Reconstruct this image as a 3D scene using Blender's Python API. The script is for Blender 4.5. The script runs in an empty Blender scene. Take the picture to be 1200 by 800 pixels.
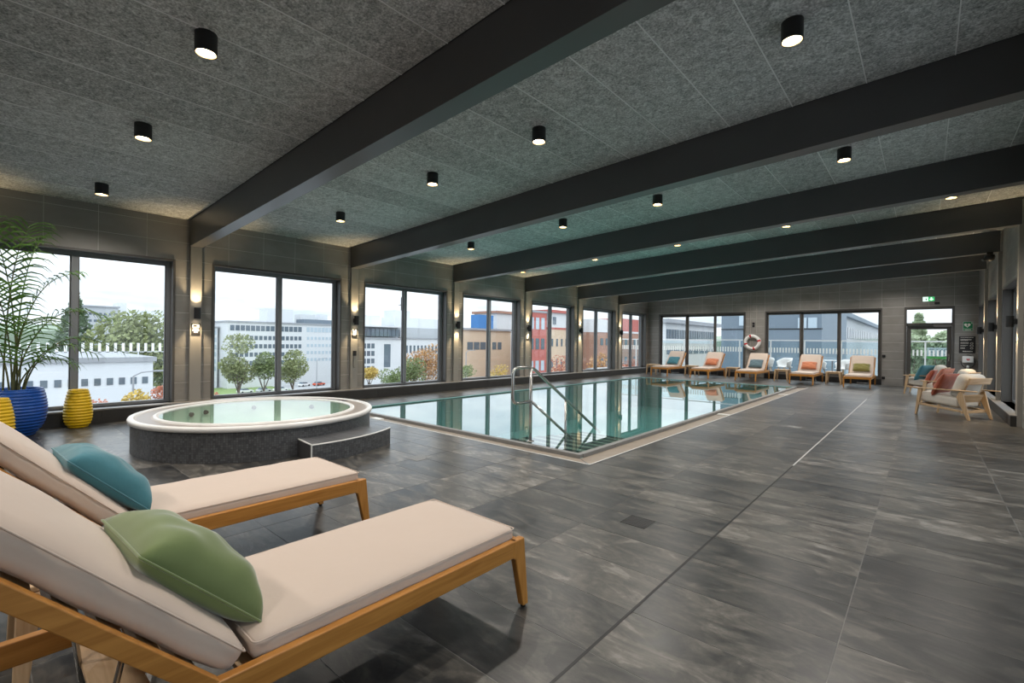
import bpy, bmesh, math, random
from mathutils import Vector, Matrix
from math import sin, cos, tan, radians, pi, sqrt, atan2, hypot, floor, ceil

# ---------------------------------------------------------------- camera, world, exposure
SC = bpy.context.scene
COL = SC.collection
CAM_H = 1.32
YAW, PITCH, ROLL, FPX = radians(41.2487), radians(-0.0586), radians(0.7417), 552.37
_f = Vector((-sin(YAW), cos(YAW), 0)); _r = Vector((cos(YAW), sin(YAW), 0)); _u = Vector((0, 0, 1))
FWD = _f * cos(PITCH) + _u * sin(PITCH); _u2 = _u * cos(PITCH) - _f * sin(PITCH)
RGT = _r * cos(ROLL) + _u2 * sin(ROLL); UPV = _u2 * cos(ROLL) - _r * sin(ROLL)
camd = bpy.data.cameras.new('camera'); cam = bpy.data.objects.new('camera', camd); COL.objects.link(cam)
camd.sensor_width = 36.0; camd.lens = 36.0 * FPX / 1200.0; camd.clip_start = 0.02; camd.clip_end = 2000
cam.matrix_world = Matrix(((RGT.x, UPV.x, -FWD.x, 0), (RGT.y, UPV.y, -FWD.y, 0), (RGT.z, UPV.z, -FWD.z, CAM_H), (0, 0, 0, 1)))
SC.camera = cam
SC.view_settings.view_transform = 'Standard'; SC.view_settings.look = 'None'
SC.view_settings.gamma = 1.0; SC.view_settings.use_curve_mapping = False
SC.view_settings.exposure = 0.36
SC.cycles.max_bounces = 10; SC.cycles.diffuse_bounces = 5; SC.cycles.glossy_bounces = 4
SC.cycles.transparent_max_bounces = 16; SC.cycles.caustics_reflective = False; SC.cycles.caustics_refractive = False
SC.cycles.sample_clamp_indirect = 4.0

SKY_STRENGTH = 1.50
DOWNLIGHT_W = 105.0
SCONCE_W = 42.0

def make_world():
    w = bpy.data.worlds.new('overcast_sky'); SC.world = w; w.use_nodes = True
    nt = w.node_tree; N = nt.nodes; L = nt.links; N.clear()
    tc = N.new('ShaderNodeTexCoord'); sep = N.new('ShaderNodeSeparateXYZ'); L.new(tc.outputs['Generated'], sep.inputs[0])
    # soft cloud pattern projected on a high flat layer
    mx = N.new('ShaderNodeMath'); mx.operation = 'MAXIMUM'; L.new(sep.outputs['Z'], mx.inputs[0]); mx.inputs[1].default_value = 0.0
    ad = N.new('ShaderNodeMath'); ad.operation = 'ADD'; L.new(mx.outputs[0], ad.inputs[0]); ad.inputs[1].default_value = 0.12
    dv = N.new('ShaderNodeVectorMath'); dv.operation = 'DIVIDE'; L.new(tc.outputs['Generated'], dv.inputs[0])
    cb = N.new('ShaderNodeCombineXYZ'); [L.new(ad.outputs[0], cb.inputs[i]) for i in range(3)]
    L.new(cb.outputs[0], dv.inputs[1])
    nz = N.new('ShaderNodeTexNoise'); nz.inputs['Scale'].default_value = 0.9; nz.inputs['Detail'].default_value = 5; nz.inputs['Roughness'].default_value = 0.55
    L.new(dv.outputs[0], nz.inputs['Vector'])
    rp = N.new('ShaderNodeValToRGB'); L.new(nz.outputs['Fac'], rp.inputs[0])
    rp.color_ramp.elements[0].position = 0.36; rp.color_ramp.elements[0].color = (0.43, 0.50, 0.585, 1)
    rp.color_ramp.elements[1].position = 0.66; rp.color_ramp.elements[1].color = (0.74, 0.775, 0.81, 1)
    # overcast luminance: brighter towards the zenith
    m1 = N.new('ShaderNodeMath'); m1.operation = 'MULTIPLY_ADD'; L.new(mx.outputs[0], m1.inputs[0]); m1.inputs[1].default_value = 2.0; m1.inputs[2].default_value = 1.0
    bg = N.new('ShaderNodeBackground'); L.new(rp.outputs[0], bg.inputs['Color'])
    m2 = N.new('ShaderNodeMath'); m2.operation = 'MULTIPLY'; L.new(m1.outputs[0], m2.inputs[0]); m2.inputs[1].default_value = SKY_STRENGTH
    L.new(m2.outputs[0], bg.inputs['Strength'])
    out = N.new('ShaderNodeOutputWorld'); L.new(bg.outputs[0], out.inputs['Surface'])
make_world()

# ---------------------------------------------------------------- helpers
RNG = random.Random(7)

def proj(p):
    d = Vector(p) - Vector((0, 0, CAM_H)); w = d.dot(FWD)
    if w <= 0.05: return None
    return (600 + FPX * d.dot(RGT) / w, 400 - FPX * d.dot(UPV) / w)

class MB:
    def __init__(s): s.v = []; s.f = []
    def add(s, vs, fs):
        b = len(s.v); s.v += [tuple(p) for p in vs]; s.f += [tuple(i + b for i in f) for f in fs]; return s
    def box(s, x0, x1, y0, y1, z0, z1, M=None):
        vs = [(x, y, z) for z in (z0, z1) for y in (y0, y1) for x in (x0, x1)]
        if M is not None: vs = [M @ Vector(p) for p in vs]
        return s.add(vs, [(0, 2, 3, 1), (4, 5, 7, 6), (0, 1, 5, 4), (2, 6, 7, 3), (0, 4, 6, 2), (1, 3, 7, 5)])
    def hexa(s, bot, top):
        return s.add(list(bot) + list(top), [(3, 2, 1, 0), (4, 5, 6, 7), (0, 1, 5, 4), (1, 2, 6, 5), (2, 3, 7, 6), (3, 0, 4, 7)])
    def prism(s, poly, axis, a, b):
        n = len(poly); P = []
        for t in (a, b):
            for (p, q) in poly:
                P.append((t, p, q) if axis == 'x' else (p, t, q) if axis == 'y' else (p, q, t))
        return s.add(P, [tuple(range(n - 1, -1, -1)), tuple(range(n, 2 * n))] + [(i, (i + 1) % n, n + (i + 1) % n, n + i) for i in range(n)])
    def lathe(s, prof, n=24, c=(0, 0, 0), a0=0.0, a1=2 * pi):
        full = abs(a1 - a0 - 2 * pi) < 1e-6; m = n if full else n + 1; P = []
        for (r, z) in prof:
            for i in range(m):
                a = a0 + (a1 - a0) * i / n; P.append((c[0] + r * cos(a), c[1] + r * sin(a), c[2] + z))
        F = []
        for j in range(len(prof) - 1):
            for i in range(n):
                k = (i + 1) % m if full else i + 1
                F.append((j * m + i, j * m + k, (j + 1) * m + k, (j + 1) * m + i))
        return s.add(P, F)
    def disc(s, r, z, n=24, c=(0, 0, 0), up=True):
        P = [(c[0] + r * cos(2 * pi * i / n), c[1] + r * sin(2 * pi * i / n), c[2] + z) for i in range(n)]
        return s.add(P, [tuple(range(n)) if up else tuple(range(n - 1, -1, -1))])
    def tube(s, pts, r, n=8, closed=False):
        pts = [Vector(p) for p in pts]; m = len(pts); P = []; rr = r if isinstance(r, (list, tuple)) else [r] * m
        nrm = None
        for i, p in enumerate(pts):
            if closed: t = (pts[(i + 1) % m] - pts[i - 1]).normalized()
            else: t = (pts[min(i + 1, m - 1)] - pts[max(i - 1, 0)]).normalized()
            if nrm is None:
                a = Vector((0, 0, 1)) if abs(t.z) < 0.9 else Vector((1, 0, 0)); nrm = (a - t * a.dot(t)).normalized()
            else:
                q = nrm - t * nrm.dot(t); nrm = q.normalized() if q.length > 1e-6 else nrm
            bn = t.cross(nrm)
            for k in range(n):
                a = 2 * pi * k / n; P.append(p + (nrm * cos(a) + bn * sin(a)) * rr[i])
        F = []
        for i in range(m if closed else m - 1):
            j = (i + 1) % m
            for k in range(n): F.append((i * n + k, i * n + (k + 1) % n, j * n + (k + 1) % n, j * n + k))
        if not closed: F += [tuple(range(n - 1, -1, -1)), tuple(range((m - 1) * n, m * n))]
        return s.add(P, F)
    def mesh(s, name, mat, smooth=False, fix=True):
        me = bpy.data.meshes.new(name); me.from_pydata(s.v, [], s.f)
        if fix:
            bm = bmesh.new(); bm.from_mesh(me); bmesh.ops.recalc_face_normals(bm, faces=bm.faces); bm.to_mesh(me); bm.free()
        if smooth:
            me.polygons.foreach_set('use_smooth', [True] * len(me.polygons))
        if mat: me.materials.append(mat)
        me.update(); return me
    def build(s, name, mat, parent=None, smooth=False, bevel=0, loc=None, rot=None, fix=True, seg=2):
        o = link(name, s.mesh(name, mat, smooth, fix), parent, loc, rot)
        if bevel:
            m = o.modifiers.new('bevel', 'BEVEL'); m.width = bevel; m.segments = seg; m.limit_method = 'ANGLE'; m.angle_limit = radians(40)
        return o

def link(name, data, parent=None, loc=None, rot=None):
    o = bpy.data.objects.new(name, data); COL.objects.link(o)
    if parent: o.parent = parent
    if loc is not None: o.location = loc
    if rot is not None: o.rotation_euler = rot
    return o

def tag(o, label, cat=None, group=None, kind=None):
    o['label'] = label
    if cat: o['category'] = cat
    if group: o['group'] = group
    if kind: o['kind'] = kind
    return o

def thing(name, label, cat, loc=(0, 0, 0), rz=0.0, group=None):
    o = link(name, None, None, loc, (0, 0, rz)); o.empty_display_size = 0.1
    return tag(o, label, cat, group)

def copy_thing(root, loc, rz, label, group=None):
    r = root.copy(); COL.objects.link(r); r.location = loc; r.rotation_euler = (0, 0, rz); r['label'] = label
    if group: r['group'] = group
    for ch in list(root.children):
        c = ch.copy(); COL.objects.link(c); c.parent = r
        for g in list(ch.children):
            d = g.copy(); COL.objects.link(d); d.parent = c
    return r

# ---------------------------------------------------------------- materials
def newmat(name):
    m = bpy.data.materials.new(name); m.use_nodes = True
    nt = m.node_tree; b = nt.nodes.get('Principled BSDF'); return m, nt, nt.nodes, nt.links, b

def plain(name, col, rough=0.5, metal=0.0, spec=0.5, var=0.0, scale=8.0, bump=0.0, stretch=(1, 1, 1), sheen=0.0, bscale=None):
    m, nt, N, L, b = newmat(name)
    b.inputs['Base Color'].default_value = (*col, 1); b.inputs['Roughness'].default_value = rough
    b.inputs['Metallic'].default_value = metal; b.inputs['Specular IOR Level'].default_value = spec
    if sheen: b.inputs['Sheen Weight'].default_value = sheen; b.inputs['Sheen Roughness'].default_value = 0.4
    if var or bump:
        tc = N.new('ShaderNodeTexCoord'); mp = N.new('ShaderNodeMapping'); L.new(tc.outputs['Object'], mp.inputs[0]); mp.inputs['Scale'].default_value = stretch
        nz = N.new('ShaderNodeTexNoise'); nz.inputs['Scale'].default_value = scale; nz.inputs['Detail'].default_value = 6; L.new(mp.outputs[0], nz.inputs['Vector'])
        if var:
            hs = N.new('ShaderNodeMix'); hs.data_type = 'RGBA'; L.new(nz.outputs['Fac'], hs.inputs['Factor'])
            hs.inputs['A'].default_value = (*[c * (1 - var) for c in col], 1); hs.inputs['B'].default_value = (*[min(1, c * (1 + var)) for c in col], 1)
            L.new(hs.outputs['Result'], b.inputs['Base Color'])
        if bump:
            src = nz
            if bscale:
                src = N.new('ShaderNodeTexNoise'); src.inputs['Scale'].default_value = bscale; src.inputs['Detail'].default_value = 3; L.new(mp.outputs[0], src.inputs['Vector'])
            bp = N.new('ShaderNodeBump'); bp.inputs['Strength'].default_value = bump; bp.inputs['Distance'].default_value = 0.01
            L.new(src.outputs['Fac'], bp.inputs['Height']); L.new(bp.outputs[0], b.inputs['Normal'])
    return m

def emit(name, col, strength):
    m, nt, N, L, b = newmat(name)
    b.inputs['Base Color'].default_value = (*col, 1); b.inputs['Emission Color'].default_value = (*col, 1); b.inputs['Emission Strength'].default_value = strength
    return m

def glassmat(name, tint=(1, 1, 1), ior=1.45, refl=1.0, rough=0.0, power=5.0):
    m, nt, N, L, b = newmat(name); N.remove(b)
    out = [n for n in N if n.type == 'OUTPUT_MATERIAL'][0]
    lw = N.new('ShaderNodeLayerWeight'); lw.inputs['Blend'].default_value = 0.5
    pw = N.new('ShaderNodeMath'); pw.operation = 'POWER'; L.new(lw.outputs['Facing'], pw.inputs[0]); pw.inputs[1].default_value = power
    r0 = ((ior - 1) / (ior + 1)) ** 2
    fr = N.new('ShaderNodeMath'); fr.operation = 'MULTIPLY_ADD'; L.new(pw.outputs[0], fr.inputs[0]); fr.inputs[1].default_value = 1 - r0; fr.inputs[2].default_value = r0
    tr = N.new('ShaderNodeBsdfTransparent'); tr.inputs[0].default_value = (*tint, 1)
    gl = N.new('ShaderNodeBsdfGlossy'); gl.inputs['Roughness'].default_value = rough
    mu = N.new('ShaderNodeMath'); mu.operation = 'MULTIPLY'; mu.inputs[1].default_value = refl; L.new(fr.outputs[0], mu.inputs[0])
    mi = N.new('ShaderNodeMixShader'); L.new(mu.outputs[0], mi.inputs[0]); L.new(tr.outputs[0], mi.inputs[1]); L.new(gl.outputs[0], mi.inputs[2])
    L.new(mi.outputs[0], out.inputs['Surface']); return m

def ramp(N, L, src, stops):
    r = N.new('ShaderNodeValToRGB'); L.new(src, r.inputs[0]); e = r.color_ramp.elements
    e[0].position, e[0].color = stops[0][0], (*stops[0][1], 1); e[1].position, e[1].color = stops[-1][0], (*stops[-1][1], 1)
    for p, c in stops[1:-1]:
        k = e.new(p); k.color = (*c, 1)
    return r.outputs[0]

FTX, FTY, FX0, FY0 = 0.796, 0.396, -1.073, 1.739    # floor tile grid

def slate():
    m, nt, N, L, b = newmat('slate_floor_tile')
    g = N.new('ShaderNodeNewGeometry')
    sub = N.new('ShaderNodeVectorMath'); sub.operation = 'SUBTRACT'; L.new(g.outputs['Position'], sub.inputs[0]); sub.inputs[1].default_value = (FX0, FY0, 0)
    dv = N.new('ShaderNodeVectorMath'); dv.operation = 'DIVIDE'; L.new(sub.outputs[0], dv.inputs[0]); dv.inputs[1].default_value = (FTX, FTY, 100.0)
    fl = N.new('ShaderNodeVectorMath'); fl.operation = 'FLOOR'; L.new(dv.outputs[0], fl.inputs[0])
    wn = N.new('ShaderNodeTexWhiteNoise'); L.new(fl.outputs[0], wn.inputs['Vector'])
    sc = N.new('ShaderNodeVectorMath'); sc.operation = 'SCALE'; L.new(wn.outputs['Color'], sc.inputs[0]); sc.inputs['Scale'].default_value = 37.0
    ad = N.new('ShaderNodeVectorMath'); L.new(g.outputs['Position'], ad.inputs[0]); L.new(sc.outputs[0], ad.inputs[1])
    mp = N.new('ShaderNodeMapping'); mp.inputs['Scale'].default_value = (1.0, 2.6, 1.0); L.new(ad.outputs[0], mp.inputs[0])
    n1 = N.new('ShaderNodeTexNoise'); n1.inputs['Scale'].default_value = 2.1; n1.inputs['Detail'].default_value = 10; n1.inputs['Roughness'].default_value = 0.66; n1.inputs['Distortion'].default_value = 1.8
    L.new(mp.outputs[0], n1.inputs['Vector'])
    n2 = N.new('ShaderNodeTexNoise'); n2.inputs['Scale'].default_value = 26; n2.inputs['Detail'].default_value = 6; n2.inputs['Roughness'].default_value = 0.7; L.new(ad.outputs[0], n2.inputs['Vector'])
    mm = N.new('ShaderNodeMath'); mm.operation = 'MULTIPLY_ADD'; L.new(n2.outputs['Fac'], mm.inputs[0]); mm.inputs[1].default_value = 0.22; L.new(n1.outputs['Fac'], mm.inputs[2])
    # tile-to-tile tone
    m3 = N.new('ShaderNodeMath'); m3.operation = 'MULTIPLY_ADD'; L.new(wn.outputs['Value'], m3.inputs[0]); m3.inputs[1].default_value = 0.20; L.new(mm.outputs[0], m3.inputs[2])
    pm = N.new('ShaderNodeMapping'); pm.inputs['Scale'].default_value = (1.0, 2.0, 1.0); L.new(ad.outputs[0], pm.inputs[0])
    n4 = N.new('ShaderNodeTexNoise'); n4.inputs['Scale'].default_value = 1.5; n4.inputs['Detail'].default_value = 5; n4.inputs['Roughness'].default_value = 0.5; n4.inputs['Distortion'].default_value = 2.2; L.new(pm.outputs[0], n4.inputs['Vector'])
    mr = N.new('ShaderNodeMapRange'); L.new(n4.outputs['Fac'], mr.inputs[0]); mr.inputs['From Min'].default_value = 0.50; mr.inputs['From Max'].default_value = 0.54; mr.inputs['To Min'].default_value = -0.075; mr.inputs['To Max'].default_value = 0.03
    m5 = N.new('ShaderNodeMath'); L.new(m3.outputs[0], m5.inputs[0]); L.new(mr.outputs[0], m5.inputs[1]); m3 = m5
    col = ramp(N, L, m3.outputs[0], [(0.42, (0.014, 0.015, 0.016)), (0.58, (0.034, 0.034, 0.034)), (0.70, (0.064, 0.061, 0.055)), (0.82, (0.118, 0.109, 0.095)), (0.95, (0.24, 0.225, 0.205))])
    L.new(col, b.inputs['Base Color'])
    rr = N.new('ShaderNodeMapRange'); L.new(n1.outputs['Fac'], rr.inputs[0]); rr.inputs['To Min'].default_value = 0.22; rr.inputs['To Max'].default_value = 0.44
    L.new(rr.outputs[0], b.inputs['Roughness']); b.inputs['Specular IOR Level'].default_value = 0.8
    bp = N.new('ShaderNodeBump'); bp.inputs['Strength'].default_value = 0.25; bp.inputs['Distance'].default_value = 0.004; L.new(mm.outputs[0], bp.inputs['Height']); L.new(bp.outputs[0], b.inputs['Normal'])
    return m

def walltile():
    m, nt, N, L, b = newmat('wall_tile_stoneware')
    g = N.new('ShaderNodeNewGeometry'); oi = N.new('ShaderNodeObjectInfo')
    mp = N.new('ShaderNodeMapping'); mp.inputs['Scale'].default_value = (1.2, 1.2, 2.2); L.new(g.outputs['Position'], mp.inputs[0])
    n1 = N.new('ShaderNodeTexNoise'); n1.inputs['Scale'].default_value = 2.2; n1.inputs['Detail'].default_value = 6; L.new(mp.outputs[0], n1.inputs['Vector'])
    m3 = N.new('ShaderNodeMath'); m3.operation = 'MULTIPLY_ADD'; L.new(oi.outputs['Random'], m3.inputs[0]); m3.inputs[1].default_value = 0.12; L.new(n1.outputs['Fac'], m3.inputs[2])
    col = ramp(N, L, m3.outputs[0], [(0.25, (0.21, 0.20, 0.185)), (0.85, (0.29, 0.278, 0.26))])
    L.new(col, b.inputs['Base Color']); b.inputs['Roughness'].default_value = 0.55; b.inputs['Specular IOR Level'].default_value = 0.4
    return m

def woodwool():
    m, nt, N, L, b = newmat('wood_wool_ceiling_panel')
    g = N.new('ShaderNodeNewGeometry')
    n1 = N.new('ShaderNodeTexNoise'); n1.inputs['Scale'].default_value = 55; n1.inputs['Detail'].default_value = 5; n1.inputs['Roughness'].default_value = 0.75; L.new(g.outputs['Position'], n1.inputs['Vector'])
    n2 = N.new('ShaderNodeTexNoise'); n2.inputs['Scale'].default_value = 13; n2.inputs['Detail'].default_value = 7; n2.inputs['Roughness'].default_value = 0.7; n2.inputs['Distortion'].default_value = 0.8; L.new(g.outputs['Position'], n2.inputs['Vector'])
    oi = N.new('ShaderNodeObjectInfo')
    m0 = N.new('ShaderNodeMath'); m0.operation = 'MULTIPLY_ADD'; L.new(oi.outputs['Random'], m0.inputs[0]); m0.inputs[1].default_value = 0.07; L.new(n1.outputs['Fac'], m0.inputs[2])
    mm = N.new('ShaderNodeMath'); mm.operation = 'MULTIPLY_ADD'; L.new(n2.outputs['Fac'], mm.inputs[0]); mm.inputs[1].default_value = 0.60; L.new(m0.outputs[0], mm.inputs[2])
    col = ramp(N, L, mm.outputs[0], [(0.56, (0.10, 0.105, 0.105)), (0.80, (0.43, 0.44, 0.435)), (1.06, (0.82, 0.83, 0.82))])
    L.new(col, b.inputs['Base Color']); b.inputs['Roughness'].default_value = 0.9; b.inputs['Specular IOR Level'].default_value = 0.1
    bp = N.new('ShaderNodeBump'); bp.inputs['Strength'].default_value = 0.6; bp.inputs['Distance'].default_value = 0.006; L.new(n1.outputs['Fac'], bp.inputs['Height']); L.new(bp.outputs[0], b.inputs['Normal'])
    return m

def wood(name, c1, c2, rough=0.45, axis=1):
    m, nt, N, L, b = newmat(name)
    tc = N.new('ShaderNodeTexCoord'); mp = N.new('ShaderNodeMapping'); L.new(tc.outputs['Object'], mp.inputs[0])
    s = [22.0, 22.0, 22.0]; s[axis] = 1.6; mp.inputs['Scale'].default_value = s
    nz = N.new('ShaderNodeTexNoise'); nz.inputs['Scale'].default_value = 2.0; nz.inputs['Detail'].default_value = 7; nz.inputs['Distortion'].default_value = 0.6; L.new(mp.outputs[0], nz.inputs['Vector'])
    L.new(ramp(N, L, nz.outputs['Fac'], [(0.3, c1), (0.7, c2)]), b.inputs['Base Color'])
    b.inputs['Roughness'].default_value = rough; b.inputs['Specular IOR Level'].default_value = 0.4
    return m

def mosaic(name, c1, c2, grout, s=0.024):
    m, nt, N, L, b = newmat(name)
    tc = N.new('ShaderNodeTexCoord'); sep = N.new('ShaderNodeSeparateXYZ'); L.new(tc.outputs['Object'], sep.inputs[0])
    at = N.new('ShaderNodeMath'); at.operation = 'ARCTAN2'; L.new(sep.outputs['Y'], at.inputs[0]); L.new(sep.outputs['X'], at.inputs[1])
    mu = N.new('ShaderNodeMath'); mu.operation = 'MULTIPLY'; L.new(at.outputs[0], mu.inputs[0]); mu.inputs[1].default_value = 1.37
    cb = N.new('ShaderNodeCombineXYZ'); L.new(mu.outputs[0], cb.inputs['X']); L.new(sep.outputs['Z'], cb.inputs['Y'])
    br = N.new('ShaderNodeTexBrick'); L.new(cb.outputs[0], br.inputs['Vector']); br.offset = 0; br.inputs['Scale'].default_value = 1.0
    br.inputs['Brick Width'].default_value = s; br.inputs['Row Height'].default_value = s; br.inputs['Mortar Size'].default_value = 0.0016; br.inputs['Bias'].default_value = 0.0
    br.inputs['Color1'].default_value = (*c1, 1); br.inputs['Color2'].default_value = (*c2, 1); br.inputs['Mortar'].default_value = (*grout, 1)
    L.new(br.outputs['Color'], b.inputs['Base Color']); b.inputs['Roughness'].default_value = 0.35
    bp = N.new('ShaderNodeBump'); bp.inputs['Strength'].default_value = 0.4; bp.inputs['Distance'].default_value = 0.002; bp.invert = True; L.new(br.outputs['Fac'], bp.inputs['Height']); L.new(bp.outputs[0], b.inputs['Normal'])
    return m

M = {}
M['slate'] = slate(); M['grout'] = plain('floor_grout', (0.24, 0.235, 0.225), 0.8)
M['walltile'] = walltile(); M['wallgrout'] = plain('wall_grout', (0.62, 0.60, 0.57), 0.85)
M['panel'] = woodwool(); M['ceilbase'] = plain('ceiling_void', (0.05, 0.05, 0.05), 0.9); M['strip'] = plain('ceiling_joint_glint', (0.85, 0.85, 0.85), 0.4)  # joint white stands for light caught on the panel edges
M['beam'] = plain('beam_paint', (0.085, 0.085, 0.087), 0.34, var=0.1, scale=3)
M['frame'] = plain('window_frame_bronze', (0.085, 0.079, 0.073), 0.4, spec=0.5)
M['sash'] = plain('window_sash_grey', (0.21, 0.22, 0.235), 0.35)
M['pilaster'] = plain('pilaster_plaster', (0.30, 0.285, 0.26), 0.6, var=0.08, scale=4)
M['plinth'] = plain('plinth_dark_stone', (0.030, 0.028, 0.026), 0.5, var=0.35, scale=5)
M['sill'] = plain('sill_grey_stone', (0.20, 0.195, 0.19), 0.45, var=0.15, scale=6)
M['glass'] = glassmat('window_glass', (0.97, 0.985, 0.98), 1.45, 0.9)
M['black'] = plain('black_metal', (0.012, 0.012, 0.013), 0.45)
M['dkgrey'] = plain('dark_grey_plastic', (0.03, 0.03, 0.032), 0.5)
M['steel'] = plain('brushed_steel', (0.55, 0.54, 0.52), 0.22, metal=1.0)
M['lamp'] = emit('warm_lamp_disc', (1.0, 0.80, 0.52), 14.0)
M['lampin'] = plain('lamp_reflector', (0.75, 0.6, 0.4), 0.35)
M['white'] = plain('white_paint', (0.80, 0.80, 0.79), 0.5)
M['plaster'] = plain('dark_render', (0.10, 0.096, 0.09), 0.8)

CEIL_Z0, SLOPE = 3.318, 0.0465
XL, XR, YF, YB = -9.5, 1.214, 20.23, -3.49
def cz(x): return CEIL_Z0 + (x - XL) * SLOPE
def bz(x): return 2.868 + (x - XL) * SLOPE
YC = [2.51 + 3.0 * k for k in range(-2, 6)]          # beam / pilaster lines
# ---------------------------------------------------------------- floor
PX0, PX1, PY0, PY1 = -8.27, -2.70, 4.37, 16.94       # pool recess in the floor

def subtract(r, h):
    (a0, a1, b0, b1), (c0, c1, d0, d1) = r, h
    if c1 <= a0 or c0 >= a1 or d1 <= b0 or d0 >= b1: return [r]
    out = []
    if d0 > b0: out.append((a0, a1, b0, d0))
    if d1 < b1: out.append((a0, a1, d1, b1))
    lo, hi = max(b0, d0), min(b1, d1)
    if c0 > a0: out.append((a0, c0, lo, hi))
    if c1 < a1: out.append((c1, a1, lo, hi))
    return out

def build_floor():
    mb = MB()
    for r in subtract((XL - 0.3, XR + 0.3, YB - 0.3, YF + 0.3), (PX0, PX1, PY0, PY1)):
        mb.box(r[0], r[1], r[2], r[3], -0.25, -0.0012)
    fl = tag(mb.build('floor', M['grout']), 'dark slate tiled pool hall floor', kind='structure')
    g = 0.002; tiles = []
    k0, k1 = floor((XL - FX0) / FTX), ceil((XR - FX0) / FTX); j0, j1 = floor((YB - FY0) / FTY), ceil((YF - FY0) / FTY)
    for k in range(k0, k1):
        for j in range(j0, j1):
            x0, y0 = FX0 + k * FTX, FY0 + j * FTY
            ex = 0.007 if k == 0 else g; ex1 = 0.007 if k == -1 else g
            r = (max(x0 + ex, XL), min(x0 + FTX - ex1, XR), max(y0 + g, YB), min(y0 + FTY - g, YF))
            if r[1] - r[0] < 0.02 or r[3] - r[2] < 0.02: continue
            rs = [q for q in subtract(r, (PX0, PX1, PY0, PY1)) if q[1] - q[0] > 0.012 and q[3] - q[2] > 0.012]
            if not rs: continue
            cx, cy = (r[0] + r[1]) / 2, (r[2] + r[3]) / 2; pp = proj((cx, cy, 0)); area = 0
            if pp and -120 < pp[0] < 1320 and pp[1] < 900:
                d = (Vector((cx, cy, 0)) - Vector((0, 0, CAM_H))).dot(FWD); area = 1.0 / (d ** 3)
                if (cx + 6.62) ** 2 + (cy - 2.53) ** 2 < 1.2 ** 2: area = 0
            tiles.append((area, rs, len(rs) == 1 and abs(r[1] - r[0] - (FTX - 2 * g)) < 1e-4 and abs(r[3] - r[2] - (FTY - 2 * g)) < 1e-4 and rs[0] == r))
    tiles.sort(key=lambda t: -t[0]); shared = None; rest = MB()
    for i, (a, rs, whole) in enumerate(tiles):
        if i < 300 and a > 0:
            if whole:
                if shared is None: shared = MB().box(0, FTX - 2 * g, 0, FTY - 2 * g, -0.012, 0).mesh('tile', M['slate'])
                link('tile', shared, fl, (rs[0][0], rs[0][2], 0))
            else:
                mb = MB()
                for q in rs: mb.box(q[0], q[1], q[2], q[3], -0.012, 0)
                mb.build('tile', M['slate'], fl)
        else:
            for q in rs: rest.box(q[0], q[1], q[2], q[3], -0.012, 0)
    o = rest.build('tile_field', M['slate'], fl); o['kind'] = 'stuff'
    # slot drain along the long joint, and its two service plates
    sd = MB(); x = FX0
    sd.box(x - 0.0065, x - 0.0045, -1.0, 14.6, -0.02, 0.0005); sd.box(x + 0.0045, x + 0.0065, -1.0, 14.6, -0.02, 0.0005)
    s = sd.build('drain_edge', M['steel'], fl); MB().box(x - 0.007, x + 0.007, -1.0, 5.9, -0.02, 0.0008).build('drain_slot', M['black'], fl); MB().box(x - 0.007, x + 0.007, 5.9, 14.6, -0.02, 0.0012).build('drain_slot_far', plain('drain_slot_pale', (0.55, 0.55, 0.54), 0.35), fl)  # near run of the slot black, far run in a paler colour
    return fl
FLOOR = build_floor()

# ---------------------------------------------------------------- walls
def wall_cells(u0, u1, v0, v1, holes):
    rs = [(u0, u1, v0, v1)]
    for h in holes: rs = [q for r in rs for q in subtract(r, h)]
    return rs

def clip_slope(r, cap):
    """r=(u0,u1,v0,v1) clipped below the line v=cap(u)."""
    P = [(r[0], r[2]), (r[1], r[2]), (r[1], r[3]), (r[0], r[3])]; out = []
    for i in range(4):
        a, b = P[i], P[(i + 1) % 4]; da, db = cap(a[0]) - a[1], cap(b[0]) - b[1]
        if da >= 0: out.append(a)
        if (da >= 0) != (db >= 0):
            t = da / (da - db); out.append((a[0] + (b[0] - a[0]) * t, a[1] + (b[1] - a[1]) * t))
    return out

def tile_wall(wall, axis, plane, sign, u0, u1, v0, holes, cap, ug, vg=(0.242, 0.297), uw=0.597):
    """single stoneware tiles on a wall; sign = direction of the room from the wall plane"""
    g = 0.0024; n = 0
    ks = range(floor((u0 - ug) / uw), ceil((u1 - ug) / uw)); js = range(floor((v0 - vg[0]) / vg[1]), 13)
    for k in ks:
        for j in js:
            a, b = ug + k * uw, vg[0] + j * vg[1]
            r = (max(a + g, u0), min(a + uw - g, u1), max(b + g, v0), b + vg[1] - g)
            if r[1] - r[0] < 0.01 or r[3] - r[2] < 0.01: continue
            rs = [r]
            for h in holes: rs = [q for x in rs for q in subtract(x, h)]
            polys = []
            for q in rs:
                if q[1] - q[0] < 0.008 or q[3] - q[2] < 0.008: continue
                p = clip_slope(q, cap)
                if len(p) >= 3 and max(y for _, y in p) - min(y for _, y in p) > 0.008: polys.append(p)
            if not polys: continue
            mb = MB()
            for p in polys:
                mb.prism(p, axis, plane - sign * 0.008, plane)
            mb.build('tile', M['walltile'], wall); n += 1
    return n

# window openings in the long wall, one per bay
WIN = []
for k in range(-2, 6):
    y0 = 2.51 + 3.0 * k + 0.25; y1 = min(2.51 + 3.0 * (k + 1) - 0.29, 20.0)
    if y0 < YB: continue
    WIN.append((y0, y1))
WZ0, WZ1 = 0.22, 2.618

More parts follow.
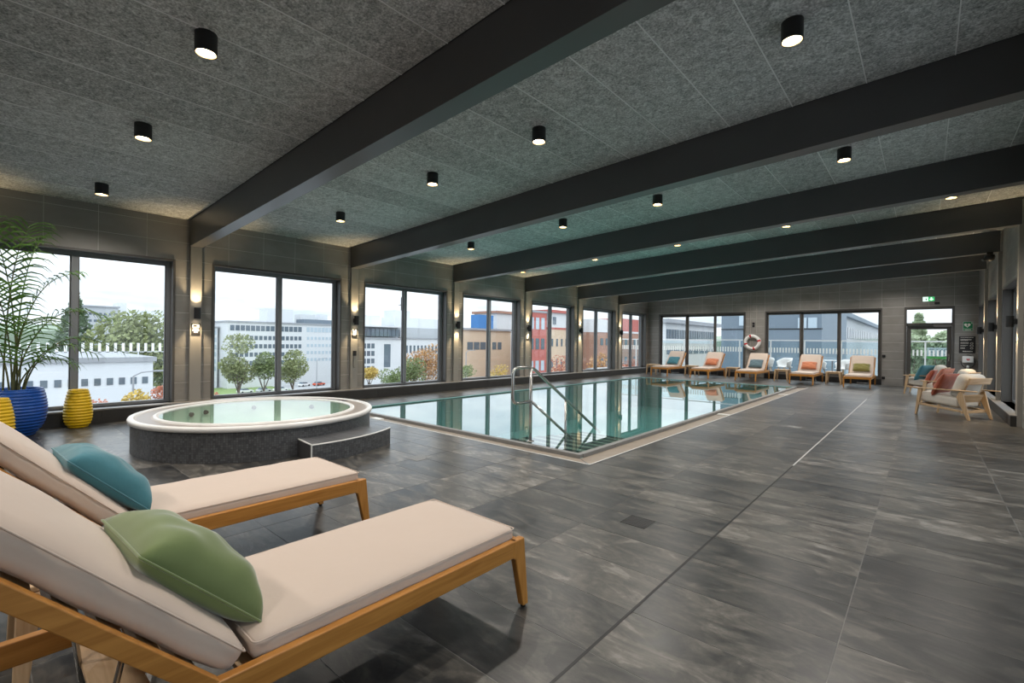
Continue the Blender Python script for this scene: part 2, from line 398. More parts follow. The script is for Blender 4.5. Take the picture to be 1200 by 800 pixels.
mb = MB()
for r in wall_cells(YB - 0.3, YF + 0.3, -0.25, 3.6, [(a, b, WZ0, WZ1) for a, b in WIN]): mb.box(XL - 0.36, XL - 0.0016, r[0], r[1], r[2], r[3])
WL = tag(mb.build('wall_left', M['wallgrout']), 'grey tiled wall with a row of large windows', kind='structure')
tile_wall(WL, 'x', XL, 1, -0.35, YF, WZ0, [(a, b, WZ0, WZ1) for a, b in WIN], lambda u: cz(XL), 0.636)

DOORS = [(-8.985, -5.386), (-4.694, -1.106)]; EXIT = (-0.529, 0.683)
FH = [(DOORS[0][0], DOORS[0][1], 0.0, 2.595), (DOORS[1][0], DOORS[1][1], 0.0, 2.595), (EXIT[0], EXIT[1], 0.0, 2.60)]
mb = MB()
for r in wall_cells(XL - 0.3, XR + 0.3, -0.25, 4.2, FH): mb.box(r[0], r[1], YF + 0.0016, YF + 0.36, r[2], r[3])
WF = tag(mb.build('wall_far', M['wallgrout']), 'grey tiled end wall with glazed sliding doors', kind='structure')
tile_wall(WF, 'y', YF, -1, XL, XR, 0.0, FH, cz, -4.70)

RWIN = [(11.51 + 0.25, 14.22), (14.76, 17.22), (17.76, 19.95)]; RZ0, RZ1 = 0.19, 2.56
RWB = [(-0.3, 2.2), (2.8, 5.2), (5.8, 8.2)]
mb = MB()
for r in wall_cells(YB - 0.3, YF + 0.3, -0.25, 4.2, [(a, b, RZ0, RZ1) for a, b in RWIN + RWB]): mb.box(XR + 0.0016, XR + 0.36, r[0], r[1], r[2], r[3])
WR = tag(mb.build('wall_right', M['wallgrout']), 'grey tiled wall with deep window bays beside the armchairs', kind='structure')
tile_wall(WR, 'x', XR, -1, 10.2, YF, 0.0, [(a, b, RZ0, RZ1) for a, b in RWIN], lambda u: cz(XR), 0.636)
mb = MB()
for r in wall_cells(YB, 10.2, 0.0, 3.9, [(a, b, RZ0, RZ1) for a, b in RWB]): mb.box(XR, XR + 0.006, r[0], r[1], r[2], r[3])
o = mb.build('tile_field', M['walltile'], WR); o['kind'] = 'stuff'
mb = MB()
for r in wall_cells(XL - 0.3, XR + 0.3, -0.25, 4.2, []): mb.box(r[0], r[1], YB - 0.36, YB, r[2], r[3])
WB = tag(mb.build('wall_back', M['walltile']), 'grey tiled wall behind the loungers', kind='structure')

# plinths
mb = MB(); PLX = -9.317
BBL = tag(link('baseboard_left', None), 'dark stone plinth under the long window row', kind='structure')
y = YB; seg = 1.19
while y < YF:
    y2 = min(y + seg, YF); MB().box(XL - 0.05, PLX, y + 0.0015, y2 - 0.0015, 0.0, 0.195).build('stone', M['plinth'], BBL); y = y2
for (a, b) in [(YB, YF)]:
    MB().box(XL - 0.34, PLX + 0.004, a, b, 0.195, 0.22).build('sill_board', M['sill'], BBL, bevel=0.004)
BBR = tag(link('baseboard_right', None), 'low dark plinth under the windows beside the armchairs', kind='structure')
y = 11.42
while y < YF:
    y2 = min(y + seg, YF); MB().box(1.08, XR + 0.05, y + 0.0015, y2 - 0.0015, 0.0, 0.17).build('stone', M['plinth'], BBR); y = y2
MB().box(1.075, XR + 0.34, 11.415, YF, 0.17, 0.19).build('sill_board', M['sill'], BBR, bevel=0.003)
BBF = tag(link('baseboard_far', None), 'black threshold strip under the sliding doors', kind='structure')
for (a, b) in DOORS: MB().box(a, b, YF - 0.02, YF + 0.3, 0.0, 0.19).build('threshold', M['black'], BBF)

# ---------------------------------------------------------------- ceiling
mb = MB(); mb.prism([(XL - 0.3, cz(XL - 0.3) + 0.010), (XR + 0.3, cz(XR + 0.3) + 0.010), (XR + 0.3, cz(XR + 0.3) + 0.3), (XL - 0.3, cz(XL - 0.3) + 0.3)], 'y', YB - 0.3, YF + 0.3)
CEI = tag(mb.build('ceiling', M['ceilbase']), 'sloping grey wood wool panel ceiling', kind='structure')
PW = 0.597; xs0 = -2.82
bays = [(YB, YC[0] - 0.1)] + [(YC[i] + 0.1, YC[i + 1] - 0.1) for i in range(len(YC) - 1)] + [(YC[-1] + 0.1, YF)]
for (a, b) in bays:
    if b - a < 0.1: continue
    k = floor((XL - xs0) / PW)
    while xs0 + k * PW < XR:
        x0, x1 = max(xs0 + k * PW + 0.0035, XL), min(xs0 + (k + 1) * PW - 0.0035, XR); k += 1
        if x1 - x0 < 0.02: continue
        MB().prism([(x0, cz(x0)), (x1, cz(x1)), (x1, cz(x1) + 0.035), (x0, cz(x0) + 0.035)], 'y', a, b).build('panel', M['panel'], CEI, bevel=0.004, seg=1)
for (a, b) in bays:
    if b - a < 0.1: continue
    k = floor((XL - xs0) / PW) + 1
    while xs0 + k * PW < XR - 0.02:
        x = xs0 + k * PW; k += 1
        MB().box(x - 0.0045, x + 0.0045, a, b, cz(x) - 0.0016, cz(x) + 0.012).build('joint_glint', M['strip'], CEI)  # added white line painting the window light on bevelled panel edges
ORD = ['first', 'second', 'third', 'fourth', 'fifth', 'sixth', 'seventh', 'eighth', 'ninth', 'tenth']
for i, yc in enumerate(YC):
    mb = MB(); xa, xb = XL + 0.012, XR - 0.03
    mb.prism([(xa, bz(xa)), (xb, bz(xb)), (xb, cz(xb)), (xa, cz(xa))], 'y', yc - 0.095, yc + 0.095)
    o = mb.build('ceiling_beam', M['beam'], bevel=0.003)
    tag(o, ('%s dark ceiling beam counted from the camera' % ORD[i - 2]) if i >= 2 else ('dark ceiling beam above the loungers' if i == 1 else 'dark ceiling beam near the back wall'), 'beam', 'dark ceiling beams', 'structure')

# pilasters
for i, yc in enumerate(YC[1:]):
    o = MB().box(XL - 0.01, XL + 0.055, yc - 0.085, yc + 0.085, 0.22, bz(XL + 0.055)).build('pilaster', M['pilaster'], bevel=0.002)
    tag(o, 'slim grey pilaster between the windows under the %s beam' % (ORD[i - 1] if i else 'nearest'), 'pilaster', 'pilasters of the window wall', 'structure')
for i, yc in enumerate([YC[5], YC[6], YC[7]]):
    z0 = 0.0 if i == 0 else 0.19
    o = MB().box(XR - 0.061, XR + 0.01, yc - 0.1, yc + 0.1, z0, bz(XR - 0.06)).build('pilaster', M['pilaster'], bevel=0.002)
    tag(o, 'pale grey pilaster beside the armchairs, %s from the camera' % ['nearest', 'second', 'farthest'][i], 'pilaster', 'pilasters beside the armchairs', 'structure')

# ---------------------------------------------------------------- windows of the long wall
def long_window(idx, y0, y1, z0, z1, plane, s, label):
    """s=+1: room lies towards +x of the plane"""
    w = link('window_%d' % idx, None); tag(w, label, kind='structure')
    X = lambda d: plane + s * d                      # d>0 towards the room
    def bx(mb, d0, d1, *r):
        a, b = sorted((X(d0), X(d1))); mb.box(a, b, *r)
    mb = MB(); t = 0.035                             # casing lining the reveal, slightly proud of the wall
    bx(mb, -0.33, 0.012, y0, y0 + t, z0, z1); bx(mb, -0.33, 0.012, y1 - t, y1, z0, z1); bx(mb, -0.33, 0.012, y0 + t, y1 - t, z1 - t, z1)
    mb.build('casing', M['frame'], w)
    a, b, c = y0 + t, y1 - t, z1 - t
    mb = MB(); fw = 0.055
    bx(mb, -0.24, -0.15, a, a + fw, z0, c); bx(mb, -0.24, -0.15, b - fw, b, z0, c); bx(mb, -0.24, -0.15, a + fw, b - fw, c - fw, c); bx(mb, -0.24, -0.15, a + fw, b - fw, z0, z0 + 0.045)
    mb.build('frame', M['sash'], w)
    ym = (a + b) / 2
    mb = MB(); bx(mb, -0.24, -0.13, ym - 0.04, ym + 0.04, z0 + 0.045, c - fw); mb.build('mullion', M['sash'], w)
    for (p, q) in ((a + fw, ym - 0.04), (ym + 0.04, b - fw)):
        mb = MB(); bx(mb, -0.20, -0.192, p, q, z0 + 0.045, c - fw); mb.build('pane', M['glass'], w)
        mb = MB(); bx(mb, -0.215, -0.165, p, p + 0.014, z0 + 0.045, c - fw); bx(mb, -0.215, -0.165, q - 0.014, q, z0 + 0.045, c - fw); bx(mb, -0.215, -0.165, p + 0.014, q - 0.014, c - fw - 0.014, c - fw); mb.build('glazing_bead', M['frame'], w)
    return w
n = 0
WLAB = {0: 'large two-pane window behind the potted palm', 1: 'large two-pane window behind the round whirlpool', 2: 'two-pane window above the near corner of the pool', 3: 'two-pane window behind the pool handrail',
        4: 'fourth two-pane window along the pool from the palm', 5: 'fifth two-pane window along the pool, showing red brick', 6: 'last two-pane window of the long wall by the corner'}
for (a, b) in WIN:
    k = round((a - 0.25 - 2.51) / 3.0) + 1; n += 1
    long_window(n, a, b, WZ0, WZ1, XL, 1, WLAB.get(k, 'two-pane window of the long wall behind the loungers'))
for i, (a, b) in enumerate(RWIN + RWB):
    n += 1; long_window(n, a, b, RZ0, RZ1, XR, -1, ['deep window bay beside the nearest armchair', 'deep window bay between the farther wall lamps', 'deep window bay nearest the exit door', 'window beside the camera', 'window near the loungers, first of the side wall', 'window opposite the pool handrail'][i])

# ---------------------------------------------------------------- sliding doors and exit door
for i, (x0, x1) in enumerate(DOORS):
    d = tag(link('door_%d' % (i + 1), None), ['three-pane sliding glass door behind the farther loungers left of the lifebuoy', 'three-pane sliding glass door between the lifebuoy and the exit door'][i], kind='structure')
    t = 0.05; mb = MB(); z0, z1 = 0.19, 2.595
    mb.box(x0, x0 + t, YF - 0.012, YF + 0.3, z0, z1); mb.box(x1 - t, x1, YF - 0.012, YF + 0.3, z0, z1); mb.box(x0 + t, x1 - t, YF - 0.012, YF + 0.3, z1 - t, z1); mb.box(x0 + t, x1 - t, YF + 0.02, YF + 0.3, z0, z0 + 0.03)
    mb.build('casing', M['frame'], d)
    a, b = x0 + t, x1 - t; w3 = (b - a) / 3
    for j in range(3):
        p, q = a + j * w3, a + (j + 1) * w3; yy = YF + 0.10 + 0.05 * (j % 2); fw = 0.06; fl = MB()
        zb, zt = z0 + 0.03, z1 - t
        fl.box(p, p + fw, yy, yy + 0.05, zb, zt); fl.box(q - fw, q, yy, yy + 0.05, zb, zt); fl.box(p + fw, q - fw, yy, yy + 0.05, zb, zb + 0.07); fl.box(p + fw, q - fw, yy, yy + 0.05, zt - 0.09, zt)
        s = fl.build('sash', M['frame'], d)
        MB().box(p + fw, q - fw, yy + 0.02, yy + 0.028, zb + 0.07, zt - 0.09).build('pane', M['glass'], s)
        if j < 2: MB().box(q - 0.045, q - 0.015, yy - 0.035, yy, 0.98, 1.14).build('handle', M['steel'], s)

d = tag(link('door_3', None), 'glazed exit door with a transom window', kind='structure')
x0, x1 = EXIT; mb = MB(); t = 0.06
mb.box(x0, x0 + t, YF - 0.015, YF + 0.25, 0, 2.6); mb.box(x1 - t, x1, YF - 0.015, YF + 0.25, 0, 2.6); mb.box(x0 + t, x1 - t, YF - 0.015, YF + 0.25, 2.52, 2.6); mb.box(x0 + t, x1 - t, YF + 0.0, YF + 0.2, 1.985, 2.075)
mb.build('casing', M['frame'], d)
MB().box(x0 + t, x1 - t, YF + 0.08, YF + 0.088, 2.075, 2.52).build('transom_pane', M['glass'], d)
lf = MB(); a, b = x0 + t + 0.005, x1 - t - 0.005
lf.box(a, a + 0.11, YF + 0.05, YF + 0.11, 0.01, 1.98); lf.box(b - 0.11, b, YF + 0.05, YF + 0.11, 0.01, 1.98); lf.box(a + 0.11, b - 0.11, YF + 0.05, YF + 0.11, 0.01, 0.16); lf.box(a + 0.11, b - 0.11, YF + 0.05, YF + 0.11, 1.87, 1.98)
leaf = lf.build('leaf', M['frame'], d)
MB().box(a + 0.11, b - 0.11, YF + 0.078, YF + 0.086, 0.16, 1.87).build('pane', M['glass'], leaf)
mb = MB(); mb.box(b - 0.075, b - 0.035, YF + 0.04, YF + 0.05, 0.86, 1.10); mb.tube([(b - 0.055, YF + 0.05, 1.02), (b - 0.055, YF + 0.0, 1.02), (b - 0.17, YF + 0.0, 1.02)], 0.009, 8); mb.build('handle', M['steel'], leaf)
mb = MB(); mb.box(a + 0.02, a + 0.62, YF - 0.045, YF + 0.0, 2.005, 2.06); mb.build('closer', M['steel'], d)
mb = MB(); mb.box(b - 0.42, b - 0.02, YF + 0.0, YF + 0.04, 1.955, 1.985); mb.build('closer_arm', M['sill'], d)
# ================================================================ OBJECTS
# ---------------------------------------------------------------- more materials
M['gutter'] = plain('pool_gutter_beige', (0.27, 0.225, 0.18), 0.45, var=0.25, scale=7)
M['lip'] = plain('pool_lip_grey', (0.20, 0.20, 0.195), 0.4, var=0.15, scale=9)
M['trimwhite'] = plain('white_trim', (0.75, 0.75, 0.73), 0.35)
M['pooltile'] = plain('pool_basin_tile', (0.30, 0.50, 0.49), 0.4, var=0.12, scale=3)
M['poolstep'] = plain('pool_step_tile', (0.42, 0.40, 0.34), 0.4, var=0.1, scale=6)
M['water'] = glassmat('pool_water', (0.66, 0.88, 0.86), 1.6, 1.0, power=3.0)
M['spawater'] = glassmat('whirlpool_water', (0.84, 0.97, 0.90), 1.4, 1.0, power=5.0)
M['spashell'] = plain('whirlpool_shell', (0.78, 0.92, 0.80), 0.35)
M['spawhite'] = plain('whirlpool_rim_white', (0.78, 0.77, 0.75), 0.3)
M['spabeige'] = mosaic('whirlpool_channel_mosaic', (0.40, 0.335, 0.29), (0.46, 0.39, 0.34), (0.30, 0.26, 0.23), 0.03)
M['mosaic'] = mosaic('dark_mosaic', (0.055, 0.058, 0.063), (0.12, 0.124, 0.132), (0.05, 0.05, 0.052))
M['teak'] = wood('teak', (0.40, 0.165, 0.030), (0.58, 0.265, 0.060), 0.42, 1)
M['teakx'] = wood('teak_crosswise', (0.40, 0.165, 0.030), (0.58, 0.265, 0.060), 0.42, 0)
M['teakz'] = wood('teak_upright', (0.40, 0.165, 0.030), (0.58, 0.265, 0.060), 0.42, 2)
M['oak'] = wood('pale_oak', (0.46, 0.30, 0.16), (0.62, 0.44, 0.27), 0.5, 0)
M['oakz'] = wood('pale_oak_upright', (0.46, 0.30, 0.16), (0.62, 0.44, 0.27), 0.5, 2)
M['cream'] = plain('cream_canvas', (0.60, 0.495, 0.42), 0.8, var=0.04, scale=3, bump=0.25, sheen=0.15, bscale=11)
M['linen'] = plain('pale_linen', (0.62, 0.58, 0.52), 0.9, var=0.07, scale=60, bump=0.2, sheen=0.1)
def fabric(n, c): return plain(n, c, 0.85, var=0.22, scale=5, bump=0.35, sheen=0.4, bscale=14)
M['velvet_green'] = plain('green_velvet', (0.15, 0.205, 0.07), 0.7, var=0.18, scale=6, sheen=0.6)
M['teal'] = fabric('teal_cotton', (0.055, 0.20, 0.25)); M['orange'] = fabric('orange_cotton', (0.56, 0.20, 0.10)); M['olive'] = fabric('olive_cotton', (0.22, 0.20, 0.055))
M['rust'] = fabric('rust_cotton', (0.34, 0.085, 0.045)); M['coral'] = fabric('coral_cotton', (0.46, 0.17, 0.115)); M['slateblue'] = fabric('slate_blue_cotton', (0.10, 0.16, 0.19))
M['potblue'] = plain('cobalt_glaze', (0.006, 0.085, 0.42), 0.34, var=0.25, scale=9)
M['potyellow'] = plain('yellow_glaze', (0.86, 0.54, 0.008), 0.4, var=0.12, scale=9)
M['soil'] = plain('soil', (0.03, 0.02, 0.013), 0.95)
M['stem'] = plain('palm_stem', (0.14, 0.15, 0.06), 0.6, var=0.3, scale=14)
M['red'] = plain('signal_red', (0.60, 0.015, 0.02), 0.5); M['green'] = plain('sign_green', (0.005, 0.19, 0.07), 0.4)
M['signblack'] = plain('sign_black', (0.014, 0.014, 0.015), 0.5)
M['print'] = plain('white_print', (0.85, 0.82, 0.76), 0.5)

def leafmat(name, c, trans=0.35):
    m, nt, N, L, b = newmat(name); out = [n for n in N if n.type == 'OUTPUT_MATERIAL'][0]
    g = N.new('ShaderNodeNewGeometry')
    mx = N.new('ShaderNodeMix'); mx.data_type = 'RGBA'; L.new(g.outputs['Random Per Island'], mx.inputs['Factor'])
    mx.inputs['A'].default_value = (*[v * 0.65 for v in c], 1); mx.inputs['B'].default_value = (*[min(1, v * 1.4) for v in c], 1)
    L.new(mx.outputs['Result'], b.inputs['Base Color']); b.inputs['Roughness'].default_value = 0.5
    t = N.new('ShaderNodeBsdfTranslucent'); L.new(mx.outputs['Result'], t.inputs[0])
    mi = N.new('ShaderNodeMixShader'); mi.inputs[0].default_value = trans; L.new(b.outputs[0], mi.inputs[1]); L.new(t.outputs[0], mi.inputs[2]); L.new(mi.outputs[0], out.inputs['Surface'])
    return m
M['palm'] = leafmat('palm_leaf', (0.085, 0.17, 0.035), 0.45)

# ---------------------------------------------------------------- swimming pool
def build_pool():
    t = thing('swimming_pool', 'long rectangular swimming pool with teal water and beige overflow gutter', 'pool', (0, 0, 0))
    ix0, ix1, iy0, iy1 = PX0 + 0.05, -3.06, 4.70, PY1 - 0.06; D = -1.1; w = 0.12
    mb = MB()
    mb.box(PX0, ix1 + 0.06, iy0 - 0.06, PY1, D - 0.1, D)
    mb.box(PX0, ix0, iy0 - 0.06, PY1, D, -0.005); mb.box(ix1, ix1 + 0.06, iy0 - 0.06, PY1, D, -0.03); mb.box(ix0, ix1, iy0 - 0.06, iy0, D, -0.03); mb.box(ix0, ix1, iy1, PY1, D, -0.005)
    mb.build('basin', M['pooltile'], t)
    # shallow gutter on the near and the long open side, joined by a mitre
    mb = MB(); ox, oy = PX1, PY0; gx, gy = ix1 + 0.06, iy0 - 0.06
    def strip(mb, pr, z):                            # front strip then side strip, with a mitred corner
        pass
    f = MB()
    f.hexa([(PX0, oy + 0.015, -0.2), (ox - 0.015, oy + 0.015, -0.2), (gx, gy, -0.2), (PX0, gy, -0.2)], [(PX0, oy + 0.015, -0.006), (ox - 0.015, oy + 0.015, -0.006), (gx, gy, -0.035), (PX0, gy, -0.035)])
    f.build('gutter', M['gutter'], t)
    s = MB()
    s.hexa([(ox - 0.015, oy + 0.015, -0.2), (ox - 0.015, PY1, -0.2), (gx, PY1, -0.2), (gx, gy, -0.2)], [(ox - 0.015, oy + 0.015, -0.006), (ox - 0.015, PY1, -0.006), (gx, PY1, -0.035), (gx, gy, -0.035)])
    s.build('gutter', M['gutter'], t)
    mb = MB(); mb.box(PX0, ox, oy, oy + 0.013, -0.05, 0.003); mb.build('edge_trim', M['trimwhite'], t)
    mb = MB(); mb.box(ox - 0.013, ox, oy + 0.013, PY1, -0.05, 0.003); mb.build('edge_trim', M['trimwhite'], t)
    mb = MB(); mb.hexa([(gx, gy, -0.033), (gx + 0.012, gy - 0.012, -0.033), (ox - 0.008, oy + 0.02, -0.01), (ox - 0.02, oy + 0.008, -0.01)], [(gx, gy, -0.028), (gx + 0.012, gy - 0.012, -0.028), (ox - 0.008, oy + 0.02, -0.003), (ox - 0.02, oy + 0.008, -0.003)]); mb.build('mitre_strip', M['steel'], t)
    # raised overflow lip, stone by stone
    x = ix0
    while x < gx - 0.01:
        x2 = min(x + 0.75, gx); MB().box(x + 0.001, x2 - 0.001, iy0 - 0.065, iy0 + 0.01, -0.06, 0.012).build('lip_stone', M['lip'], t, bevel=0.006); x = x2
    y = iy0 + 0.01
    while y < PY1 - 0.05:
        y2 = min(y + 0.75, PY1); MB().box(ix1 - 0.01, ix1 + 0.065, y + 0.001, y2 - 0.001, -0.06, 0.012).build('lip_stone', M['lip'], t, bevel=0.006); y = y2
    # entry steps in the near corner
    for i in range(7):
        z = -0.045 - 0.026 * i; y0 = iy0 + 0.30 * i
        st = MB().box(-4.35, ix1, iy0, iy0 + 0.30 * (i + 1), D, z).build('step', M['poolstep'], t)
        MB().box(-4.35, ix1, iy0 + 0.30 * (i + 1) - 0.10, iy0 + 0.30 * (i + 1) + 0.002, z - 0.02, z + 0.002).build('nosing', M['black'], st)
    w = MB().add([(ix0, iy0 + 0.005, -0.012), (ix1 - 0.005, iy0 + 0.005, -0.012), (ix1 - 0.005, iy1, -0.012), (ix0, iy1, -0.012)], [(0, 1, 2, 3)]).build('water', M['water'], t)
    # inlet covers set in the gutter
    for (x, y) in [(-6.9, 4.47), (-2.82, 9.3), (-2.82, 14.2)]:
        MB().box(x - 0.12, x + 0.12, y - 0.05, y + 0.05, -0.02, -0.004).build('gutter_cover', M['trimwhite'], t)
    return t
build_pool()

def rod(mb, pts, r, rad=0.0, n=10, seg=6):
    """tube along a polyline with rounded corners"""
    P = [Vector(p) for p in pts]; out = [P[0]]
    for i in range(1, len(P) - 1):
        a, b = (P[i - 1] - P[i]), (P[i + 1] - P[i]); la, lb = a.length, b.length; d = min(rad, la * 0.45, lb * 0.45)
        a.normalize(); b.normalize(); s, e = P[i] + a * d, P[i] + b * d
        for k in range(seg + 1):
            t = k / seg; out.append(s * (1 - t) ** 2 + P[i] * 2 * t * (1 - t) + e * t * t)
    out.append(P[-1]); mb.tube(out, r, n)

def build_handrail():
    X = -3.87; t = thing('pool_handrail', 'stainless steel handrail leading down into the pool', 'handrail', (X, 4.80, 0.012))
    r = 0.021; mb = MB()
    rod(mb, [(0, 0.0, 0.52), (0, -0.36, 0.52), (0, -0.36, 0.97), (0, 0.02, 0.97), (0, 1.75, -0.12)], r, 0.1)
    mb.build('upper_rail', M['steel'], t, smooth=True)
    mb = MB(); rod(mb, [(0, 0.0, 0.53), (0, 0.95, -0.10)], r * 0.9); mb.build('lower_rail', M['steel'], t, smooth=True)
    mb = MB(); rod(mb, [(0, 0, -0.03), (0, 0, 0.97)], r); mb.lathe([(0.05, 0), (0.05, 0.008), (0.021, 0.014)], 20); mb.build('post', M['steel'], t, smooth=True)
    mb = MB(); rod(mb, [(0, 0.80, -0.5), (0, 0.80, 0.47)], r * 0.8); mb.build('post', M['steel'], t, smooth=True)
build_handrail()

# ---------------------------------------------------------------- whirlpool
SPX, SPY = -6.62, 2.53
def build_spa():
    t = thing('whirlpool_tub', 'raised round whirlpool clad in dark mosaic with a white rim', 'whirlpool', (SPX, SPY, 0)); n = 96
    mb = MB(); mb.lathe([(1.37, 0.0), (1.37, 0.325)], n); mb.build('drum', M['mosaic'], t, smooth=True)
    mb = MB(); mb.lathe([(1.37, 0.320), (1.395, 0.325), (1.40, 0.36), (1.39, 0.376), (1.345, 0.380), (1.332, 0.372), (1.328, 0.350)], n); mb.build('outer_rim', M['spawhite'], t, smooth=True)
    mb = MB(); mb.lathe([(1.332, 0.362), (1.155, 0.358)], n); mb.build('overflow_channel', M['spabeige'], t)
    mb = MB(); mb.lathe([(1.165, 0.350), (1.16, 0.372), (1.148, 0.380), (1.118, 0.379), (1.106, 0.37), (1.10, 0.34)], n); mb.build('inner_rim', M['spawhite'], t, smooth=True)
    mb = MB(); mb.lathe([(1.102, 0.345), (1.08, -0.05), (0.62, -0.09), (0.55, -0.2), (0.53, -0.45), (0.0, -0.5)], n); mb.build('shell', M['spashell'], t, smooth=True)
    mb = MB(); mb.disc(1.103, 0.366, n); mb.build('water', M['spawater'], t)
    for a in (200, 212, 30, 75, 120, 165, 255, 300, 345):
        a = radians(a); mb = MB(); mb.lathe([(0.0, 0.03), (0.025, 0.03), (0.032, 0.0)], 14)
        mb.build('jet', M['dkgrey'], t, loc=(1.08 * cos(a), 1.08 * sin(a), 0.26), rot=(0, radians(-90), a))
    for k in range(40):
        a = radians(95 + k * 1.1); mb = MB(); mb.box(1.20, 1.30, -0.004, 0.004, 0.358, 0.366); mb.build('grate_bar', M['dkgrey'], t, rot=(0, 0, a))
    s = thing('whirlpool_step', 'curved dark mosaic step with a white nosing beside the whirlpool', 'step', (SPX, SPY, 0)); a0, a1, m = radians(-6), radians(33), 32
    mb = MB(); mb.lathe([(1.385, 0.0), (1.79, 0.0), (1.79, 0.2), (1.385, 0.2), (1.385, 0.0)], m, a0=a0, a1=a1)
    for a in (a0, a1): mb.add([(r * cos(a), r * sin(a), z) for r, z in ((1.385, 0), (1.79, 0), (1.79, 0.2), (1.385, 0.2))], [(0, 1, 2, 3)])
    mb.build('tread', M['mosaic'], s)
    mb = MB(); mb.lathe([(1.792, 0.19), (1.796, 0.196), (1.792, 0.203), (1.78, 0.203)], m, a0=a0, a1=a1); mb.build('nosing', M['trimwhite'], s)
    mb = MB(); d = Vector((cos(a0), sin(a0), 0)); nn = Vector((sin(a0), -cos(a0), 0)); 
    for (r0, r1, z0, z1) in ((1.385, 1.79, 0.192, 0.203), (1.78, 1.793, 0.0, 0.2)):
        mb.hexa([d * r0 + nn * -0.01 + Vector((0, 0, z0)), d * r1 + nn * -0.01 + Vector((0, 0, z0)), d * r1 + nn * 0.003 + Vector((0, 0, z0)), d * r0 + nn * 0.003 + Vector((0, 0, z0))],
                [d * r0 + nn * -0.01 + Vector((0, 0, z1)), d * r1 + nn * -0.01 + Vector((0, 0, z1)), d * r1 + nn * 0.003 + Vector((0, 0, z1)), d * r0 + nn * 0.003 + Vector((0, 0, z1))])
    mb.build('end_trim', M['trimwhite'], s)
build_spa()

# ---------------------------------------------------------------- soft shapes
def soft_box(mb, sx, sy, sz, r, Mx=None, n=14, puff=0.0, wav=0.0, seed=0):
    """rounded, slightly puffed cushion block centred at the origin"""
    rg = random.Random(seed); ph = [rg.uniform(0, 6.28) for _ in range(6)]
    bm = bmesh.new(); bmesh.ops.create_cube(bm, size=2.0); bmesh.ops.subdivide_edges(bm, edges=bm.edges, cuts=n, use_grid_fill=True)
    P = []
    for v in bm.verts:
        p = Vector((v.co.x * sx / 2, v.co.y * sy / 2, v.co.z * sz / 2)); rr = min(r, sz / 2 * 0.98)
        c = Vector((max(-sx / 2 + rr, min(sx / 2 - rr, p.x)), max(-sy / 2 + rr, min(sy / 2 - rr, p.y)), max(-sz / 2 + rr, min(sz / 2 - rr, p.z))))
        d = p - c
        if d.length > 1e-9: p = c + d.normalized() * rr
        k = max(0, 1 - (2 * p.x / sx) ** 4) * max(0, 1 - (2 * p.y / sy) ** 4)
        p.z += (puff * k) * (1 if p.z > 0 else -0.3)
        if wav: p.z += wav * sin(p.y * 21 + ph[0]) * sin(p.x * 13 + ph[1]); p.x += wav * sin(p.y * 34 + ph[2]) * (abs(p.x) > sx * 0.4)
        P.append(p)
    F = [tuple(v.index for v in f.verts) for f in bm.faces]
    bm.verts.index_update(); F = [tuple(v.index for v in f.verts) for f in bm.faces]; bm.free()
    if Mx is not None: P = [Mx @ p for p in P]
    mb.add(P, F)

def pillow_mesh(name, w, h, t, mat, seed=0, n=28, crease=0.012):
    """scatter cushion lying in XY, pinched corners, seam round the middle"""
    rg = random.Random(seed); ph = [rg.uniform(0, 6.28) for _ in range(8)]; mb = MB(); idx = {}
    P = []; F = []
    for side in (1, -1):
        for i in range(n + 1):
            for j in range(n + 1):
                u, v = 2 * i / n - 1, 2 * j / n - 1
                edge = (i in (0, n) or j in (0, n))
                if side == -1 and edge: idx[(side, i, j)] = idx[(1, i, j)]; continue
                k = max(0, (1 - abs(u) ** 3.4)) ** 0.44 * max(0, (1 - abs(v) ** 3.4)) ** 0.44
                px = u * w / 2 * (1 - 0.035 * (1 - v * v)); py = v * h / 2 * (1 - 0.035 * (1 - u * u))
                cr = crease * (sin(5 * u + 7 * v + ph[0]) * 0.5 + sin(9 * u - 6 * v + ph[1]) * 0.35 + sin(15 * (u * v) + ph[2]) * 0.3) * (0.3 + k) if not edge else 0
                cr *= k
                z = (t * 0.70 if side > 0 else -t * 0.30) * k + cr * (1 if side > 0 else 0.2)
                idx[(side, i, j)] = len(P); P.append((px, py, z))
        for i in range(n):
            for j in range(n):
                q = [idx[(side, i, j)], idx[(side, i + 1, j)], idx[(side, i + 1, j + 1)], idx[(side, i, j + 1)]]
                F.append(tuple(q) if side > 0 else tuple(q[::-1]))
    mb.add(P, F); me = mb.mesh(name, mat, True); 
    rim = [P[idx[(1, i, 0)]] for i in range(n)] + [P[idx[(1, n, j)]] for j in range(n)] + [P[idx[(1, n - i, n)]] for i in range(n)] + [P[idx[(1, 0, n - j)]] for j in range(n)]
    sm = MB(); sm.tube(rim, 0.004, 6, closed=True); return me, sm.mesh('seam', mat, True)

def pillow(label, loc, rot, w, h, t, mat, seed=0, group='scatter cushions', crease=0.006):
    me, sm = pillow_mesh('scatter_cushion', w, h, t, mat, seed, crease=crease)
    o = link('scatter_cushion', me, None, loc, rot); tag(o, label, 'cushion', group); link('seam', sm, o); return o

